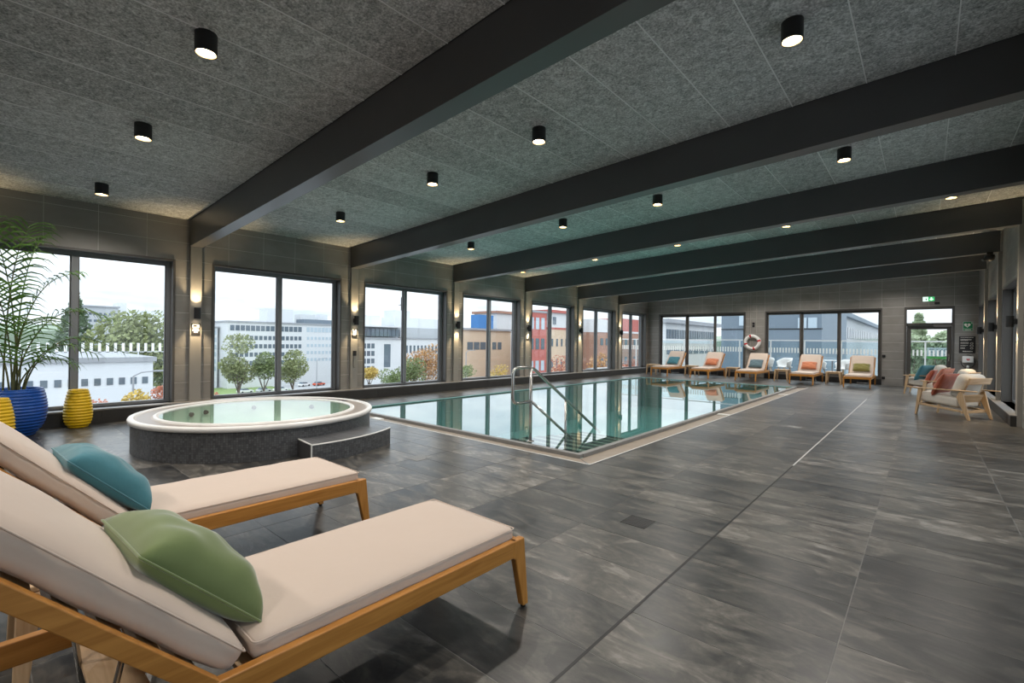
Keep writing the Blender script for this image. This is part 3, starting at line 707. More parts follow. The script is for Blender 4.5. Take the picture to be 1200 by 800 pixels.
# ---------------------------------------------------------------- sun loungers
LW, LZ = 0.70, 0.352
def build_lounger(label, loc, rz, group):
    t = thing('sun_lounger', label, 'sun lounger', loc, rz, group); hw = LW / 2; L = 1.86; BA = radians(46); hy = -1.335
    for s in (-1, 1):
        x0, x1 = sorted((s * hw, s * (hw - 0.034)))
        MB().box(x0, x1, -L, -0.055, LZ - 0.08, LZ).build('side_rail', M['teak'], t, bevel=0.004)
        for e in (0, 1):                              # tapered, splayed legs flowing out of the rail
            if e == 0: prof = [(0.0, LZ), (-0.075, LZ), (-0.085, LZ - 0.08), (-0.062, LZ - 0.092), (-0.002, 0.012), (0.036, 0.012)]
            else: prof = [(-L, LZ), (-L + 0.075, LZ), (-L + 0.085, LZ - 0.08), (-L + 0.062, LZ - 0.092), (-L + 0.002, 0.012), (-L - 0.036, 0.012)]
            a, b = sorted((s * (hw + 0.001), s * (hw - 0.036)))
            lg = MB().prism(prof, 'x', a, b).build('leg', M['teakz'], t, bevel=0.005)
            yy = prof[-1][0] / 2 + prof[-2][0] / 2
            MB().lathe([(0.0, 0.0), (0.013, 0.0), (0.013, 0.014)], 10, (s * (hw - 0.018), yy, 0)).build('foot_pad', M['black'], lg)
    MB().box(-hw + 0.034, hw - 0.034, -0.05, -0.015, LZ - 0.075, LZ - 0.005).build('end_rail', M['teakx'], t, bevel=0.004)
    MB().box(-hw + 0.034, hw - 0.034, -L + 0.015, -L + 0.05, LZ - 0.075, LZ - 0.005).build('end_rail', M['teakx'], t, bevel=0.004)
    MB().box(-hw + 0.034, hw - 0.034, -1.57, -1.445, LZ - 0.085, LZ - 0.067).build('cross_plank', M['oak'], t, bevel=0.003)
    for k in range(9):
        y = -0.11 - k * 0.14; MB().box(-hw + 0.034, hw - 0.034, y - 0.035, y + 0.035, LZ - 0.05, LZ - 0.035).build('slat', M['oak'], t)
    # seat cushion
    sw, sl = LW - 0.075, 1.205
    mb = MB(); soft_box(mb, sw, sl, 0.080, 0.030, Matrix.Translation((0, -0.03 - sl / 2, LZ + 0.012)), 22, puff=0.012, wav=0.0014, seed=2)
    c = mb.build('seat_cushion', M['cream'], t, smooth=True)
    zt = LZ + 0.012 + 0.040 - 0.010
    mb = MB(); q = [(-sw / 2, -0.03), (sw / 2, -0.03), (sw / 2, -0.03 - sl), (-sw / 2, -0.03 - sl)]; rod(mb, [((q[0][0] + q[3][0]) / 2, (q[0][1] + q[3][1]) / 2, zt)] + [(a, b, zt) for a, b in q] + [((q[0][0] + q[3][0]) / 2, (q[0][1] + q[3][1]) / 2, zt)], 0.0028, 0.02, 6); mb.build('piping', M['cream'], c, smooth=True)
    # raised backrest: frame, slats, cushion; local frame: origin at the hinge, +y' up the backrest
    B = Matrix.Translation((0, hy, LZ)) @ Matrix.Rotation(pi - BA, 4, 'X')   # maps +y to (-cos, sin) of the slope
    B = Matrix.Translation((0, hy, LZ)) @ Matrix(((1, 0, 0, 0), (0, -cos(BA), sin(BA), 0), (0, sin(BA), cos(BA), 0), (0, 0, 0, 1)))
    bl = 0.80
    bf = MB()
    for s in (-1, 1):
        x0, x1 = sorted((s * (hw - 0.002), s * (hw - 0.036)))
        MB().box(x0, x1, 0.0, bl, -0.045, 0.0, B).build('backrest_rail', M['teak'], t, bevel=0.003)
    MB().box(-hw + 0.036, hw - 0.036, bl - 0.05, bl, -0.04, -0.005, B).build('backrest_rail', M['teakx'], t, bevel=0.003)
    for k in range(6):
        y = 0.08 + k * 0.12; MB().box(-hw + 0.036, hw - 0.036, y - 0.035, y + 0.035, -0.03, -0.012, B).build('slat', M['oak'], t)
    mb = MB(); soft_box(mb, sw, bl + 0.04, 0.085, 0.032, B @ Matrix.Translation((0, bl / 2 - 0.02, 0.044)), 18, puff=0.020, wav=0.0022, seed=5)
    c = mb.build('back_cushion', M['cream'], t, smooth=True)
    mb = MB(); zt = 0.044 + 0.0425 - 0.012; y0, y1 = -0.038, bl - 0.002
    pts = [(-sw / 2, (y0 + y1) / 2, zt), (-sw / 2, y0, zt), (sw / 2, y0, zt), (sw / 2, y1, zt), (-sw / 2, y1, zt), (-sw / 2, (y0 + y1) / 2, zt)]
    rod(mb, [B @ Vector(p) for p in pts], 0.0028, 0.025, 6); mb.build('piping', M['cream'], c, smooth=True)
    # steel prop: two struts to the cross plank and a bar with stub ends
    for (xx, pts) in ((-0.17, [(-1.61, 0.60), (-1.597, 0.47), (-1.55, 0.07)]), (0.11, [(-1.49, 0.495), (-1.507, 0.43), (-1.58, 0.07)])):
        mb = MB(); rod(mb, [(xx, y, z) for y, z in pts], 0.0085, 0.02, 8); mb.build('prop', M['steel'], t, smooth=True)
        y, z = pts[1]
        for dx in (-0.03, 0.06): mb = MB(); rod(mb, [(xx + dx - 0.025, y, z + 0.02), (xx + dx + 0.025, y, z + 0.02)], 0.008, 0, 8); mb.build('prop_pin', M['steel'], t, smooth=True)
    mb = MB(); rod(mb, [(-0.2, -1.56, 0.07), (0.14, -1.57, 0.07)], 0.0085, 0, 8); mb.build('prop_foot', M['steel'], t, smooth=True)
    return t
L1 = build_lounger('cream sun lounger with a green velvet cushion, nearest to the camera', (-1.83, 1.80, 0), 0.0, 'sun loungers')
copy_thing(L1, (-3.255, 1.80, 0), 0.0, 'cream sun lounger with a teal cushion beside the whirlpool')
FARL = [(-7.96, 'teal', 'cream sun lounger with a teal cushion in the window corner across the pool'), (-6.39, 'orange', 'cream sun lounger with an orange cushion across the pool, left of the lifebuoy'),
        (-4.78, 'slateblue', 'cream sun lounger with a grey-blue cushion below the lifebuoy'), (-3.07, 'orange', 'cream sun lounger with an orange cushion in front of the white chairs'),
        (-1.585, 'olive', 'cream sun lounger with an olive cushion nearest the exit door')]
for x, c, lab in FARL: copy_thing(L1, (x, 18.0, 0), pi, lab)

# cushions on the loungers
BAx = radians(46)
def on_back(lx, ly, d, off, flip):
    """point d up the backrest, off above its frame, in world"""
    s = 1 if not flip else -1
    hy = -1.335; y = hy - cos(BAx) * d + sin(BAx) * off; z = LZ + sin(BAx) * d + cos(BAx) * off
    return (lx, ly + s * y, z)
pillow('green velvet scatter cushion propped on the nearest lounger', on_back(-1.80, 1.80, 0.165, 0.134, False), (radians(-46 + 1), radians(0), radians(3)), 0.42, 0.45, 0.18, M['velvet_green'], 3, crease=0.007)
pillow('teal scatter cushion propped on the lounger beside the whirlpool', on_back(-3.225, 1.80, 0.175, 0.134, False), (radians(-46 + 1), radians(0), radians(3)), 0.42, 0.45, 0.17, M['teal'], 4)
PL = {'teal': 'teal scatter cushion on the lounger in the window corner', 'slateblue': 'grey-blue scatter cushion below the lifebuoy', 'olive': 'olive scatter cushion on the lounger nearest the exit door'}
for i, (x, c, lab) in enumerate(FARL):
    l = PL.get(c) or ('orange scatter cushion left of the lifebuoy' if x < -6 else 'orange scatter cushion in front of the white chairs')
    pillow(l, on_back(x, 18.0, 0.20, 0.135, True), (radians(46 - 3), 0, radians(-2 + i)), 0.46, 0.40 if c in ('teal', 'slateblue') else 0.33, 0.14, M[c], 10 + i)

# ---------------------------------------------------------------- side tables
def build_table(label, loc, rz, group):
    t = thing('side_table', label, 'side table', loc, rz, group); h = 0.42; a = 0.21
    MB().box(-a, a, -a, a, h - 0.025, h).build('table_top', M['oak'], t, bevel=0.006)
    for sx in (-1, 1):
        for sy in (-1, 1):
            mb = MB(); x, y = sx * (a - 0.03), sy * (a - 0.03); w0, w1 = 0.034, 0.017; ox, oy = sx * 0.03, sy * 0.03
            mb.hexa([(x + ox - w1, y + oy - w1, 0), (x + ox + w1, y + oy - w1, 0), (x + ox + w1, y + oy + w1, 0), (x + ox - w1, y + oy + w1, 0)],
                    [(x - w0, y - w0, h - 0.025), (x + w0, y - w0, h - 0.025), (x + w0, y + w0, h - 0.025), (x - w0, y + w0, h - 0.025)])
            mb.build('leg', M['oakz'], t, bevel=0.005)
    for s in (-1, 1): MB().box(-a + 0.04, a - 0.04, s * (a - 0.03) - 0.011, s * (a - 0.03) + 0.011, h - 0.07, h - 0.025).build('apron', M['oak'], t)
    return t
T0 = build_table('pale oak side table between the two nearest loungers', (-2.60, 0.32, 0), 0.0, 'side tables')
for x, lab in [(-8.62, 'oak side table in the window corner across the pool'), (-7.17, 'oak side table between the loungers under the sliding door'), (-5.58, 'oak side table left of the lounger with the grey-blue cushion'),
               (-3.90, 'oak side table between the grey-blue and the second orange cushion loungers'), (-2.33, 'oak side table left of the lounger with the olive cushion')]:
    copy_thing(T0, (x, 19.35 if x > -8.5 else 18.9, 0), 0.0, lab)

# ---------------------------------------------------------------- armchairs
def build_armchair(label, loc, rz):
    t = thing('lounge_armchair', label, 'armchair', loc, rz, 'lounge armchairs'); hw = 0.33
    for s in (-1, 1):
        x0, x1 = sorted((s * hw, s * (hw - 0.032)))
        MB().prism([(0.385, 0.0), (0.415, 0.0), (0.365, 0.505), (0.295, 0.505)], 'x', x0, x1).build('leg', M['oakz'], t, bevel=0.004)
        MB().prism([(-0.46, 0.0), (-0.425, 0.0), (-0.255, 0.40), (-0.30, 0.505), (-0.345, 0.505)], 'x', x0, x1).build('leg', M['oakz'], t, bevel=0.004)
        a, b = sorted((s * (hw + 0.012), s * (hw - 0.05)))
        MB().prism([(0.42, 0.505), (0.42, 0.525), (-0.56, 0.535), (-0.56, 0.515)], 'x', a, b).build('armrest', M['oak'], t, bevel=0.006)
        MB().prism([(0.38, 0.20), (0.37, 0.235), (-0.33, 0.165), (-0.32, 0.13)], 'x', x0, x1).build('side_stretcher', M['oak'], t, bevel=0.003)
        c, d = sorted((s * 0.24, s * 0.20))
        MB().prism([(-0.22, 0.24), (-0.18, 0.24), (-0.375, 0.74), (-0.415, 0.74)], 'x', c, d).build('back_post', M['oakz'], t, bevel=0.004)
    MB().box(-hw, hw, -0.36, -0.33, 0.115, 0.16).build('rear_stretcher', M['oak'], t)
    MB().box(-hw, hw, 0.30, 0.33, 0.19, 0.235).build('front_stretcher', M['oak'], t)
    MB().prism([(-0.425, 0.64), (-0.395, 0.64), (-0.43, 0.755), (-0.46, 0.755)], 'x', -hw + 0.02, hw - 0.02).build('back_board', M['oak'], t, bevel=0.006)
    MB().prism([(-0.29, 0.30), (-0.26, 0.30), (-0.315, 0.44), (-0.345, 0.44)], 'x', -hw + 0.04, hw - 0.04).build('back_board', M['oak'], t, bevel=0.006)
    mb = MB(); soft_box(mb, 0.585, 0.66, 0.19, 0.06, Matrix.Translation((0, 0.04, 0.325)) @ Matrix.Rotation(radians(6), 4, 'X'), 12, puff=0.02); mb.build('seat_cushion', M['linen'], t, smooth=True)
    mb = MB(); soft_box(mb, 0.585, 0.19, 0.46, 0.085, Matrix.Translation((0, -0.255, 0.60)) @ Matrix.Rotation(radians(20), 4, 'X'), 12); mb.build('back_cushion', M['linen'], t, smooth=True)
    return t
A1 = build_armchair('oak armchair with pale linen cushions and a rust cushion, nearest the camera', (0.38, 12.22, 0), radians(59))
copy_thing(A1, (0.42, 14.75, 0), radians(72), 'oak armchair holding the coral cushion, between the other two')
copy_thing(A1, (0.02, 17.25, 0), radians(80), 'oak armchair with a teal cushion in front of the exit door')
pillow('rust scatter cushion on the nearest armchair', (0.30, 12.20, 0.60), (radians(-66), radians(0), radians(64)), 0.54, 0.46, 0.13, M['rust'], 21)
pillow('coral scatter cushion on the middle armchair', (0.33, 14.70, 0.61), (radians(-66), radians(0), radians(66)), 0.52, 0.46, 0.13, M['coral'], 22)
pillow('small dark rust scatter cushion behind the coral one', (0.12, 14.95, 0.59), (radians(-66), 0, radians(80)), 0.40, 0.38, 0.12, M['rust'], 24)
pillow('teal scatter cushion on the armchair by the exit door', (0.0, 17.10, 0.60), (radians(-64), radians(0), radians(58)), 0.52, 0.46, 0.14, M['teal'], 23)

# ---------------------------------------------------------------- pots and palm
def build_pot(name, label, loc, prof, ribs, mat, cat='plant pot'):
    t = thing(name, label, cat, loc, 0.0, 'ribbed pots'); P = []; h = prof[-1][1]
    def rad(z):
        for (r0, z0), (r1, z1) in zip(prof, prof[1:]):
            if z0 <= z <= z1:
                f = (z - z0) / (z1 - z0); f = f * f * (3 - 2 * f) if False else f; return r0 + (r1 - r0) * f
        return prof[-1][0]
    n = ribs * 6
    for i in range(n + 1):
        z = h * i / n; P.append((rad(z) + 0.0045 * sin(2 * pi * ribs * i / n), z))
    ri = P[-1][0] - 0.02
    mb = MB(); mb.lathe([(0, 0.0)] + P + [(ri + 0.012, h + 0.006), (ri, h), (ri, h * 0.80)], 48); mb.build('body', mat, t, smooth=True)
    mb = MB(); mb.disc(ri + 0.005, h * 0.86, 40); mb.build('soil', M['soil'], t)
    return t
def smoothprof(pts, n=14):
    out = []
    for i in range(len(pts) - 1):
        p0, p1, p2, p3 = pts[max(i - 1, 0)], pts[i], pts[i + 1], pts[min(i + 2, len(pts) - 1)]
        for k in range(n):
            t = k / n; f = lambda a, b, c, d: 0.5 * (2 * b + (c - a) * t + (2 * a - 5 * b + 4 * c - d) * t * t + (3 * b - a - 3 * c + d) * t ** 3)
            out.append((f(p0[0], p1[0], p2[0], p3[0]), f(p0[1], p1[1], p2[1], p3[1])))
    return out + [pts[-1]]
bp_ = smoothprof([(0.20, 0.0), (0.285, 0.13), (0.325, 0.30), (0.315, 0.47), (0.285, 0.61)])
yp_ = smoothprof([(0.10, 0.0), (0.142, 0.07), (0.160, 0.19), (0.148, 0.36), (0.112, 0.54)])
build_pot('planter_pot', 'large cobalt blue ribbed pot holding the palm', (-8.94, 0.34, 0), bp_, 15, M['potblue'])
build_pot('vase_pot', 'tall yellow ribbed pot standing right of the blue one', (-9.14, 0.99, 0), yp_, 13, M['potyellow'])
build_pot('vase_pot', 'yellow ribbed pot cut by the frame edge in front of the blue one', (-8.42, 0.18, 0), yp_, 13, M['potyellow'])

def build_palm():
    rg = random.Random(11); PX, PY = -8.94, 0.34
    t = thing('kentia_palm', 'tall feathery palm growing out of the blue pot', 'palm', (PX, PY, 0.50))
    # (direction deg, reach, height, arch droop)
    F = [(78, 0.85, 1.50, 0.75), (95, 1.00, 1.10, 0.95), (62, 0.75, 0.95, 0.70), (88, 0.55, 1.90, 0.45), (100, 0.25, 2.30, 0.35), (-30, 0.55, 1.7, 0.5), (15, 0.65, 1.3, 0.6), (-75, 0.7, 1.5, 0.6),
         (30, 0.40, 2.35, 0.30), (70, 0.55, 0.68, 0.45), (-45, 0.45, 2.40, 0.3), (5, 0.45, 0.85, 0.5)]
    for i, (dg, reach, hgt, dr) in enumerate(F):
        a = radians(dg); u = Vector((cos(a), sin(a), 0)); b = Vector((rg.uniform(-0.1, 0.1), rg.uniform(-0.1, 0.1), 0)); n = 22; pts = []
        for k in range(n + 1):
            s = k / n; r = reach * (0.12 * s + 0.88 * s ** 2.2); z = hgt * (1.28 * s - 0.28 * s * s) - dr * max(0, s - 0.55) ** 2 * 2.6
            p = b + u * r + Vector((0, 0, z))
            if PX + p.x < -9.40: p.x = -9.40 - PX
            pts.append(p)
        mb = MB(); mb.tube(pts, [0.011 * (1 - 0.8 * k / n) + 0.0015 for k in range(n + 1)], 6)
        st = mb.build('stalk', M['stem'], t, smooth=True)
        lf = MB()
        m = 15 if hgt > 1.2 else 11
        for k in range(m):
            s = 0.42 + 0.58 * k / (m - 1); f = s * n; i0 = min(int(f), n - 1); p = pts[i0].lerp(pts[i0 + 1], f - i0); tg = (pts[i0 + 1] - pts[i0]).normalized()
            side = tg.cross(Vector((0, 0, 1)));
            if side.length < 0.05: side = u.cross(Vector((0, 0, 1)))
            side.normalize(); up = side.cross(tg).normalized()
            ln = (0.50 if hgt > 1.2 else 0.40) * (0.55 + 0.6 * sin(pi * min(1, (s - 0.36) / 0.66))) * rg.uniform(0.85, 1.1)
            for sd in (-1, 1):
                if rg.random() < 0.06: continue
                d = (side * sd * 0.80 + tg * (0.45 + 0.5 * (s - 0.4)) + up * 0.18).normalized(); q = p.copy(); w0 = 0.027; P = []
                for j in range(5):
                    c = j / 4; wd = w0 * (0.55 + 1.1 * c) if c < 0.4 else w0 * 1.0 * (1 - c) ** 0.7 * 1.25; wv = d.cross(up).normalized()
                    P += [q + wv * wd * 0.5, q - wv * wd * 0.5 + up * 0.002]
                    q = q + d * ln / 4; d = (d + Vector((0, 0, -0.26 - 0.20 * j))).normalized()
                for v in P:
                    if PX + v.x < -9.44: v.x = -9.44 - PX
                lf.add(P, [(2 * j, 2 * j + 1, 2 * j + 3, 2 * j + 2) for j in range(4)])
        lf.build('frond', M['palm'], t, smooth=True, fix=False)
build_palm()

# ---------------------------------------------------------------- ceiling downlights
def spot(parent, name, loc, rot, watt, size, blend, col, rad):
    ld = bpy.data.lights.new(name, 'SPOT'); ld.energy = watt; ld.spot_size = size; ld.spot_blend = blend; ld.color = col; ld.shadow_soft_size = rad
    o = bpy.data.objects.new(name, ld); COL.objects.link(o); o.parent = parent; o.location = loc; o.rotation_euler = rot; return o
WARM = (1.0, 0.93, 0.85)
DL = []
for y, xs in [(-1.99, (-7.34, -4.95, -3.16, -0.77)), (1.12, (-8.40, -6.03, -4.05, -1.66)), (4.0, (-7.34, -4.95, -3.16, -0.77)), (7.0, (-7.34, -4.95, -3.16, -0.77)), (10.0, (0.28, -1.98, -4.05, -6.10, -8.4)), (13.0, (-7.34, -4.95, -3.16, -0.77)), (16.0, (-7.34, -4.95, -3.16, -0.77)), (18.9, (-7.34, -4.95, -3.16, -0.77))]:
    for x in xs: DL.append((x, y))
rowname = {-1.99: 'behind the loungers', 1.12: 'in the nearest ceiling bay', 4.0: 'in the second ceiling bay', 7.0: 'in the third ceiling bay', 10.0: 'in the fourth ceiling bay', 13.0: 'in the fifth ceiling bay', 16.0: 'in the sixth ceiling bay', 18.9: 'in the last ceiling bay'}
dl_mesh = {}
def build_downlight(x, y):
    row = sorted(a for a, b in DL if b == y); k = row.index(x)
    lab = 'cylinder ceiling light %s, %s from the windows' % (rowname[y], ['first', 'second', 'third', 'fourth', 'fifth'][k])
    t = thing('ceiling_downlight', lab, 'ceiling light', (x, y, cz(x)), 0.0, 'black cylinder ceiling lights'); h = -0.145
    if not dl_mesh:
        mb = MB(); mb.lathe([(0.0, 0.004), (0.074, 0.004), (0.074, h), (0.069, h), (0.066, h + 0.03)], 28); dl_mesh['housing'] = mb.mesh('housing', M['black'], True)
        mb = MB(); mb.lathe([(0.0665, h + 0.001), (0.060, h + 0.028)], 28); dl_mesh['reflector'] = mb.mesh('reflector', M['lampin'], True)
        mb = MB(); mb.disc(0.0605, h + 0.027, 28, up=False); dl_mesh['lens'] = mb.mesh('lens', M['lamp'])
    for k_, me in dl_mesh.items():
        o = link(k_, me, t)
        if k_ == 'housing':
            m = o.modifiers.new('edge', 'EDGE_SPLIT'); m.split_angle = radians(40)
    spot(t, 'lamp_light', (0, 0, h - 0.005), (0, 0, 0), DOWNLIGHT_W, radians(150), 0.9, WARM, 0.05)
for (x, y) in DL: build_downlight(x, y)

# ---------------------------------------------------------------- wall lamps
def build_sconce(label, loc, rz):
    """local +x points away from the wall"""
    t = thing('wall_lamp', label, 'wall lamp', loc, rz, 'black up-and-down wall lamps')
    mb = MB(); mb.lathe([(0.05, -0.095), (0.05, 0.095)], 24, (0.085, 0, 0)); mb.lathe([(0.05, 0.095), (0.045, 0.095), (0.044, 0.07)], 24, (0.085, 0, 0)); mb.lathe([(0.05, -0.095), (0.045, -0.095), (0.044, -0.07)], 24, (0.085, 0, 0))
    o = mb.build('housing', M['black'], t, smooth=True); m = o.modifiers.new('edge', 'EDGE_SPLIT'); m.split_angle = radians(40)
    MB().box(0.0, 0.045, -0.03, 0.03, -0.045, 0.045).build('bracket', M['black'], t)
    for s in (1, -1):
        mb = MB(); mb.disc(0.044, s * 0.072, 20, (0.085, 0, 0), up=(s > 0)); mb.build('lens', M['lamp'], t)
        spot(t, 'lamp_light', (0.085, 0, s * 0.09), (pi if s > 0 else 0, 0, 0), SCONCE_W, radians(84), 0.85, (1.0, 0.74, 0.42), 0.02)
    return t
SN = ['between the palm window and the whirlpool window', 'between the whirlpool window and the next window', 'behind the pool handrail, third from the palm', 'fourth from the palm on the window wall', 'fifth from the palm on the window wall', 'farthest on the window wall']
for i, yc in enumerate(YC[2:]): build_sconce('black up-and-down wall lamp ' + SN[i], (XL + 0.055, yc, 1.725), 0.0)
build_sconce('black up-and-down wall lamp behind the palm', (XL + 0.055, YC[1], 1.725), 0.0)
for i, yc in enumerate(YC[5:]): build_sconce('black up-and-down wall lamp beside the armchairs, %s' % ['nearest the camera', 'middle of the three', 'nearest the exit door'][i], (XR - 0.061, yc, 1.755), pi)

def rect(mb, x, y0, y1, z0, z1): mb.add([(x, y0, z0), (x, y1, z0), (x, y1, z1), (x, y0, z1)], [(0, 1, 2, 3)])
for i, k in enumerate((2, 3, 5)):
    yc = YC[k]; X = XL + 0.055
    t = thing('notice_plate', 'small black notice plate under the wall lamp ' + SN[(0, 1, 3)[i]], 'sign', (X, yc, 1.345), 0.0, 'small black notice plates')
    MB().box(0, 0.005, -0.068, 0.068, 0, 0.205).build('plate', M['signblack'], t)
    mb = MB()
    for (a, b, c, d) in [(-0.05, 0.05, 0.185, 0.192), (-0.05, 0.05, 0.138, 0.145), (-0.05, -0.036, 0.145, 0.185), (0.018, 0.05, 0.145, 0.185)]: mb.box(0.005, 0.0058, a, b, c, d)
    mb.build('symbol', M['print'], t)
    mb = MB()
    for (a, b, c) in [(-0.045, 0.045, 0.105), (-0.05, 0.05, 0.078), (-0.03, 0.03, 0.05)]:
        x = a
        while x < b: mb.box(0.005, 0.0058, x, min(x + 0.012, b), c, c + 0.014); x += 0.0145
    mb.build('print_lines', M['print'], t)
t = thing('wall_switch', 'black switch with a cable cover on the second window pilaster', 'switch', (XL + 0.055, YC[3] + 0.005, 0.95)); MB().box(0, 0.03, -0.035, 0.035, 0, 0.11).build('body', M['black'], t, bevel=0.004); MB().box(0, 0.02, -0.025, 0.025, -0.25, 0).build('cover', M['pilaster'], t)

# ---------------------------------------------------------------- end wall fittings
YW = YF
t = thing('exit_sign', 'green and white illuminated emergency exit sign above the exit door', 'exit sign', (0.065, YW, 2.84)); 
MB().box(-0.145, 0.145, -0.03, 0.0, -0.075, 0.075).build('housing', M['white'], t)
MB().box(-0.14, -0.012, -0.034, -0.03, -0.07, 0.07).build('pictogram_panel', emit('sign_glow_white', (0.75, 1.0, 0.85), 0.85), t)
MB().box(-0.012, 0.14, -0.034, -0.03, -0.07, 0.07).build('arrow_panel', emit('sign_glow_green', (0.05, 0.50, 0.16), 0.7), t)
mb = MB(); mb.prism([(0.047, 0.05), (0.083, 0.05), (0.083, 0.0), (0.12, 0.0), (0.065, -0.055), (0.01, 0.0), (0.047, 0.0)], 'y', -0.036, -0.034); mb.build('arrow', emit('sign_glow_arrow', (0.75, 1.0, 0.8), 0.9), t)
mb = MB(); mb.prism([(-0.085, -0.05), (-0.068, -0.02), (-0.075, 0.01), (-0.09, 0.0), (-0.085, 0.02), (-0.055, 0.025), (-0.04, 0.0), (-0.035, -0.015), (-0.05, -0.005), (-0.055, -0.025), (-0.045, -0.05), (-0.06, -0.045), (-0.068, -0.035)], 'y', -0.036, -0.034); mb.lathe([(0.0, 0.0), (0.011, 0.0)], 10, (0, 0, 0)); mb.build('running_figure', M['green'], t)
t = thing('door_sensor', 'small black sensor box above the exit door', 'sensor', (0.27, YW, 2.70)); MB().box(-0.06, 0.06, -0.05, 0, -0.035, 0.035).build('body', M['black'], t, bevel=0.006); MB().box(-0.04, 0.04, -0.053, -0.05, -0.02, 0.0).build('lens', M['dkgrey'], t)

t = thing('defibrillator_sign', 'green sign with a white heart symbol above the black poster', 'sign', (0.985, YW, 1.96))
MB().box(-0.11, 0.11, -0.006, 0, -0.14, 0.14).build('plate', M['white'], t); MB().box(-0.105, 0.105, -0.008, -0.006, -0.075, 0.135).build('green_panel', M['green'], t); MB().box(-0.105, 0.105, -0.008, -0.006, -0.135, -0.082).build('green_panel', M['green'], t)
def heart(mb, cx, cz_, s, y0, y1):
    P = []
    for k in range(40):
        a = 2 * pi * k / 40; P.append((cx + s * 16 * sin(a) ** 3 / 17, cz_ + s * (13 * cos(a) - 5 * cos(2 * a) - 2 * cos(3 * a) - cos(4 * a)) / 17))
    mb.prism(P, 'y', y0, y1)
mb = MB(); heart(mb, -0.015, 0.03, 0.078, -0.010, -0.008); mb.build('heart', M['print'], t)
mb = MB(); mb.prism([(-0.005, 0.075), (-0.04, 0.02), (-0.018, 0.02), (-0.03, -0.025), (0.012, 0.035), (-0.01, 0.035)], 'y', -0.012, -0.010); mb.build('bolt', M['green'], t)
mb = MB(); mb.box(0.065, 0.10, -0.010, -0.008, 0.093, 0.105); mb.box(0.0765, 0.0885, -0.010, -0.008, 0.082, 0.117); mb.build('cross', M['print'], t)
mb = MB()
for k in range(7): mb.box(-0.07 + k * 0.02, -0.055 + k * 0.02, -0.010, -0.008, -0.12, -0.1)
mb.build('print_lines', M['print'], t)

t = thing('rules_poster', 'black poster with white print beside the exit door', 'poster', (0.972, YW, 1.385)); MB().box(-0.185, 0.185, -0.006, 0, -0.262, 0.262).build('board', M['signblack'], t)
mb = MB(); rg = random.Random(4)
def txt(x0, x1, z, h):
    x = x0
    while x < x1 - 0.01:
        w = rg.uniform(0.010, 0.035); mb.box(x, min(x + w, x1), -0.0075, -0.006, z, z + h); x += w + 0.006
txt(-0.15, 0.15, 0.22, 0.012)
for z in (0.165, 0.145, 0.125): txt(-0.15, 0.10 if z > 0.13 else 0.02, z, 0.010)
for z in (0.06, 0.04): txt(-0.15, 0.03, z, 0.010)
for z in (-0.02, -0.04): txt(-0.15, -0.03 if z < -0.03 else 0.02, z, 0.008)
for z in (-0.10, -0.12): txt(-0.15, -0.05, z, 0.012)
txt(-0.10, 0.12, -0.215, 0.025); mb.build('print_lines', M['print'], t)
mb = MB()
for (z, r) in ((0.045, 0.03), (-0.03, 0.035), (-0.11, 0.03)):
    P = [(0.10 + r * cos(a * pi / 8), -0.007, z + r * 0.8 * sin(a * pi / 8)) for a in range(16)]; mb.tube(P, 0.004, 5, closed=True)
mb.build('symbol', M['print'], t)

t = thing('defibrillator_case', 'white defibrillator case with a red heart and a black carry loop', 'defibrillator', (0.99, YW, 0.93))
MB().box(-0.125, 0.125, -0.11, 0, -0.095, 0.105).build('case', M['white'], t, bevel=0.015)
mb = MB(); heart(mb, 0.0, 0.0, 0.04, -0.114, -0.11); mb.build('heart', M['red'], t)
mb = MB(); mb.prism([(0.004, 0.03), (-0.014, 0.0), (-0.003, 0.0), (-0.01, -0.022), (0.012, 0.008), (0.001, 0.008)], 'y', -0.116, -0.114); mb.build('bolt', M['white'], t)
mb = MB(); P = [(0.14 * cos(radians(a)) * 1.12, -0.07, -0.06 + 0.2 * sin(radians(a))) for a in range(100, -190, -14)]; mb.tube(P, 0.011, 8); mb.build('carry_loop', M['black'], t, smooth=True)
MB().box(-0.03, 0.03, -0.06, 0, -0.30, -0.18).build('wall_bracket', M['white'], t, bevel=0.006)

t = thing('lifebuoy', 'white lifebuoy with red bands hanging on the end wall', 'lifebuoy', (-5.12, YW - 0.065, 1.39)); R_, r_ = 0.245, 0.058
def torus(mb, a0, a1, R, r, n=48, m=14):
    full = abs(a1 - a0 - 2 * pi) < 1e-6; k = n if full else n + 1; P = []
    for i in range(k):
        a = a0 + (a1 - a0) * i / n
        for j in range(m):
            b = 2 * pi * j / m; P.append(((R + r * cos(b)) * cos(a), r * sin(b), (R + r * cos(b)) * sin(a)))
    F = [(i * m + j, i * m + (j + 1) % m, ((i + 1) % k) * m + (j + 1) % m, ((i + 1) % k) * m + j) for i in range(n) for j in range(m)]
    mb.add(P, F)
mb = MB(); torus(mb, 0, 2 * pi, R_, r_, 64); mb.build('ring', M['white'], t, smooth=True)
for a in (15, 105, 195, 285):
    mb = MB(); torus(mb, radians(a - 7), radians(a + 7), R_, r_ + 0.004, 8); mb.build('band', M['red'], t, smooth=True)
mb = MB()
P = [((R_ + r_ + 0.012 + 0.012 * cos(radians(a * 4 - 60))) * cos(radians(a)), -0.02, (R_ + r_ + 0.012 + 0.012 * cos(radians(a * 4 - 60))) * sin(radians(a))) for a in range(0, 360, 6)]
mb.tube(P, 0.006, 6, closed=True); mb.build('grab_line', M['trimwhite'], t, smooth=True)
MB().tube([(0, 0.03, R_ - 0.02), (0, 0.065, R_ + 0.02)], 0.012, 8).build('hook', M['steel'], t)

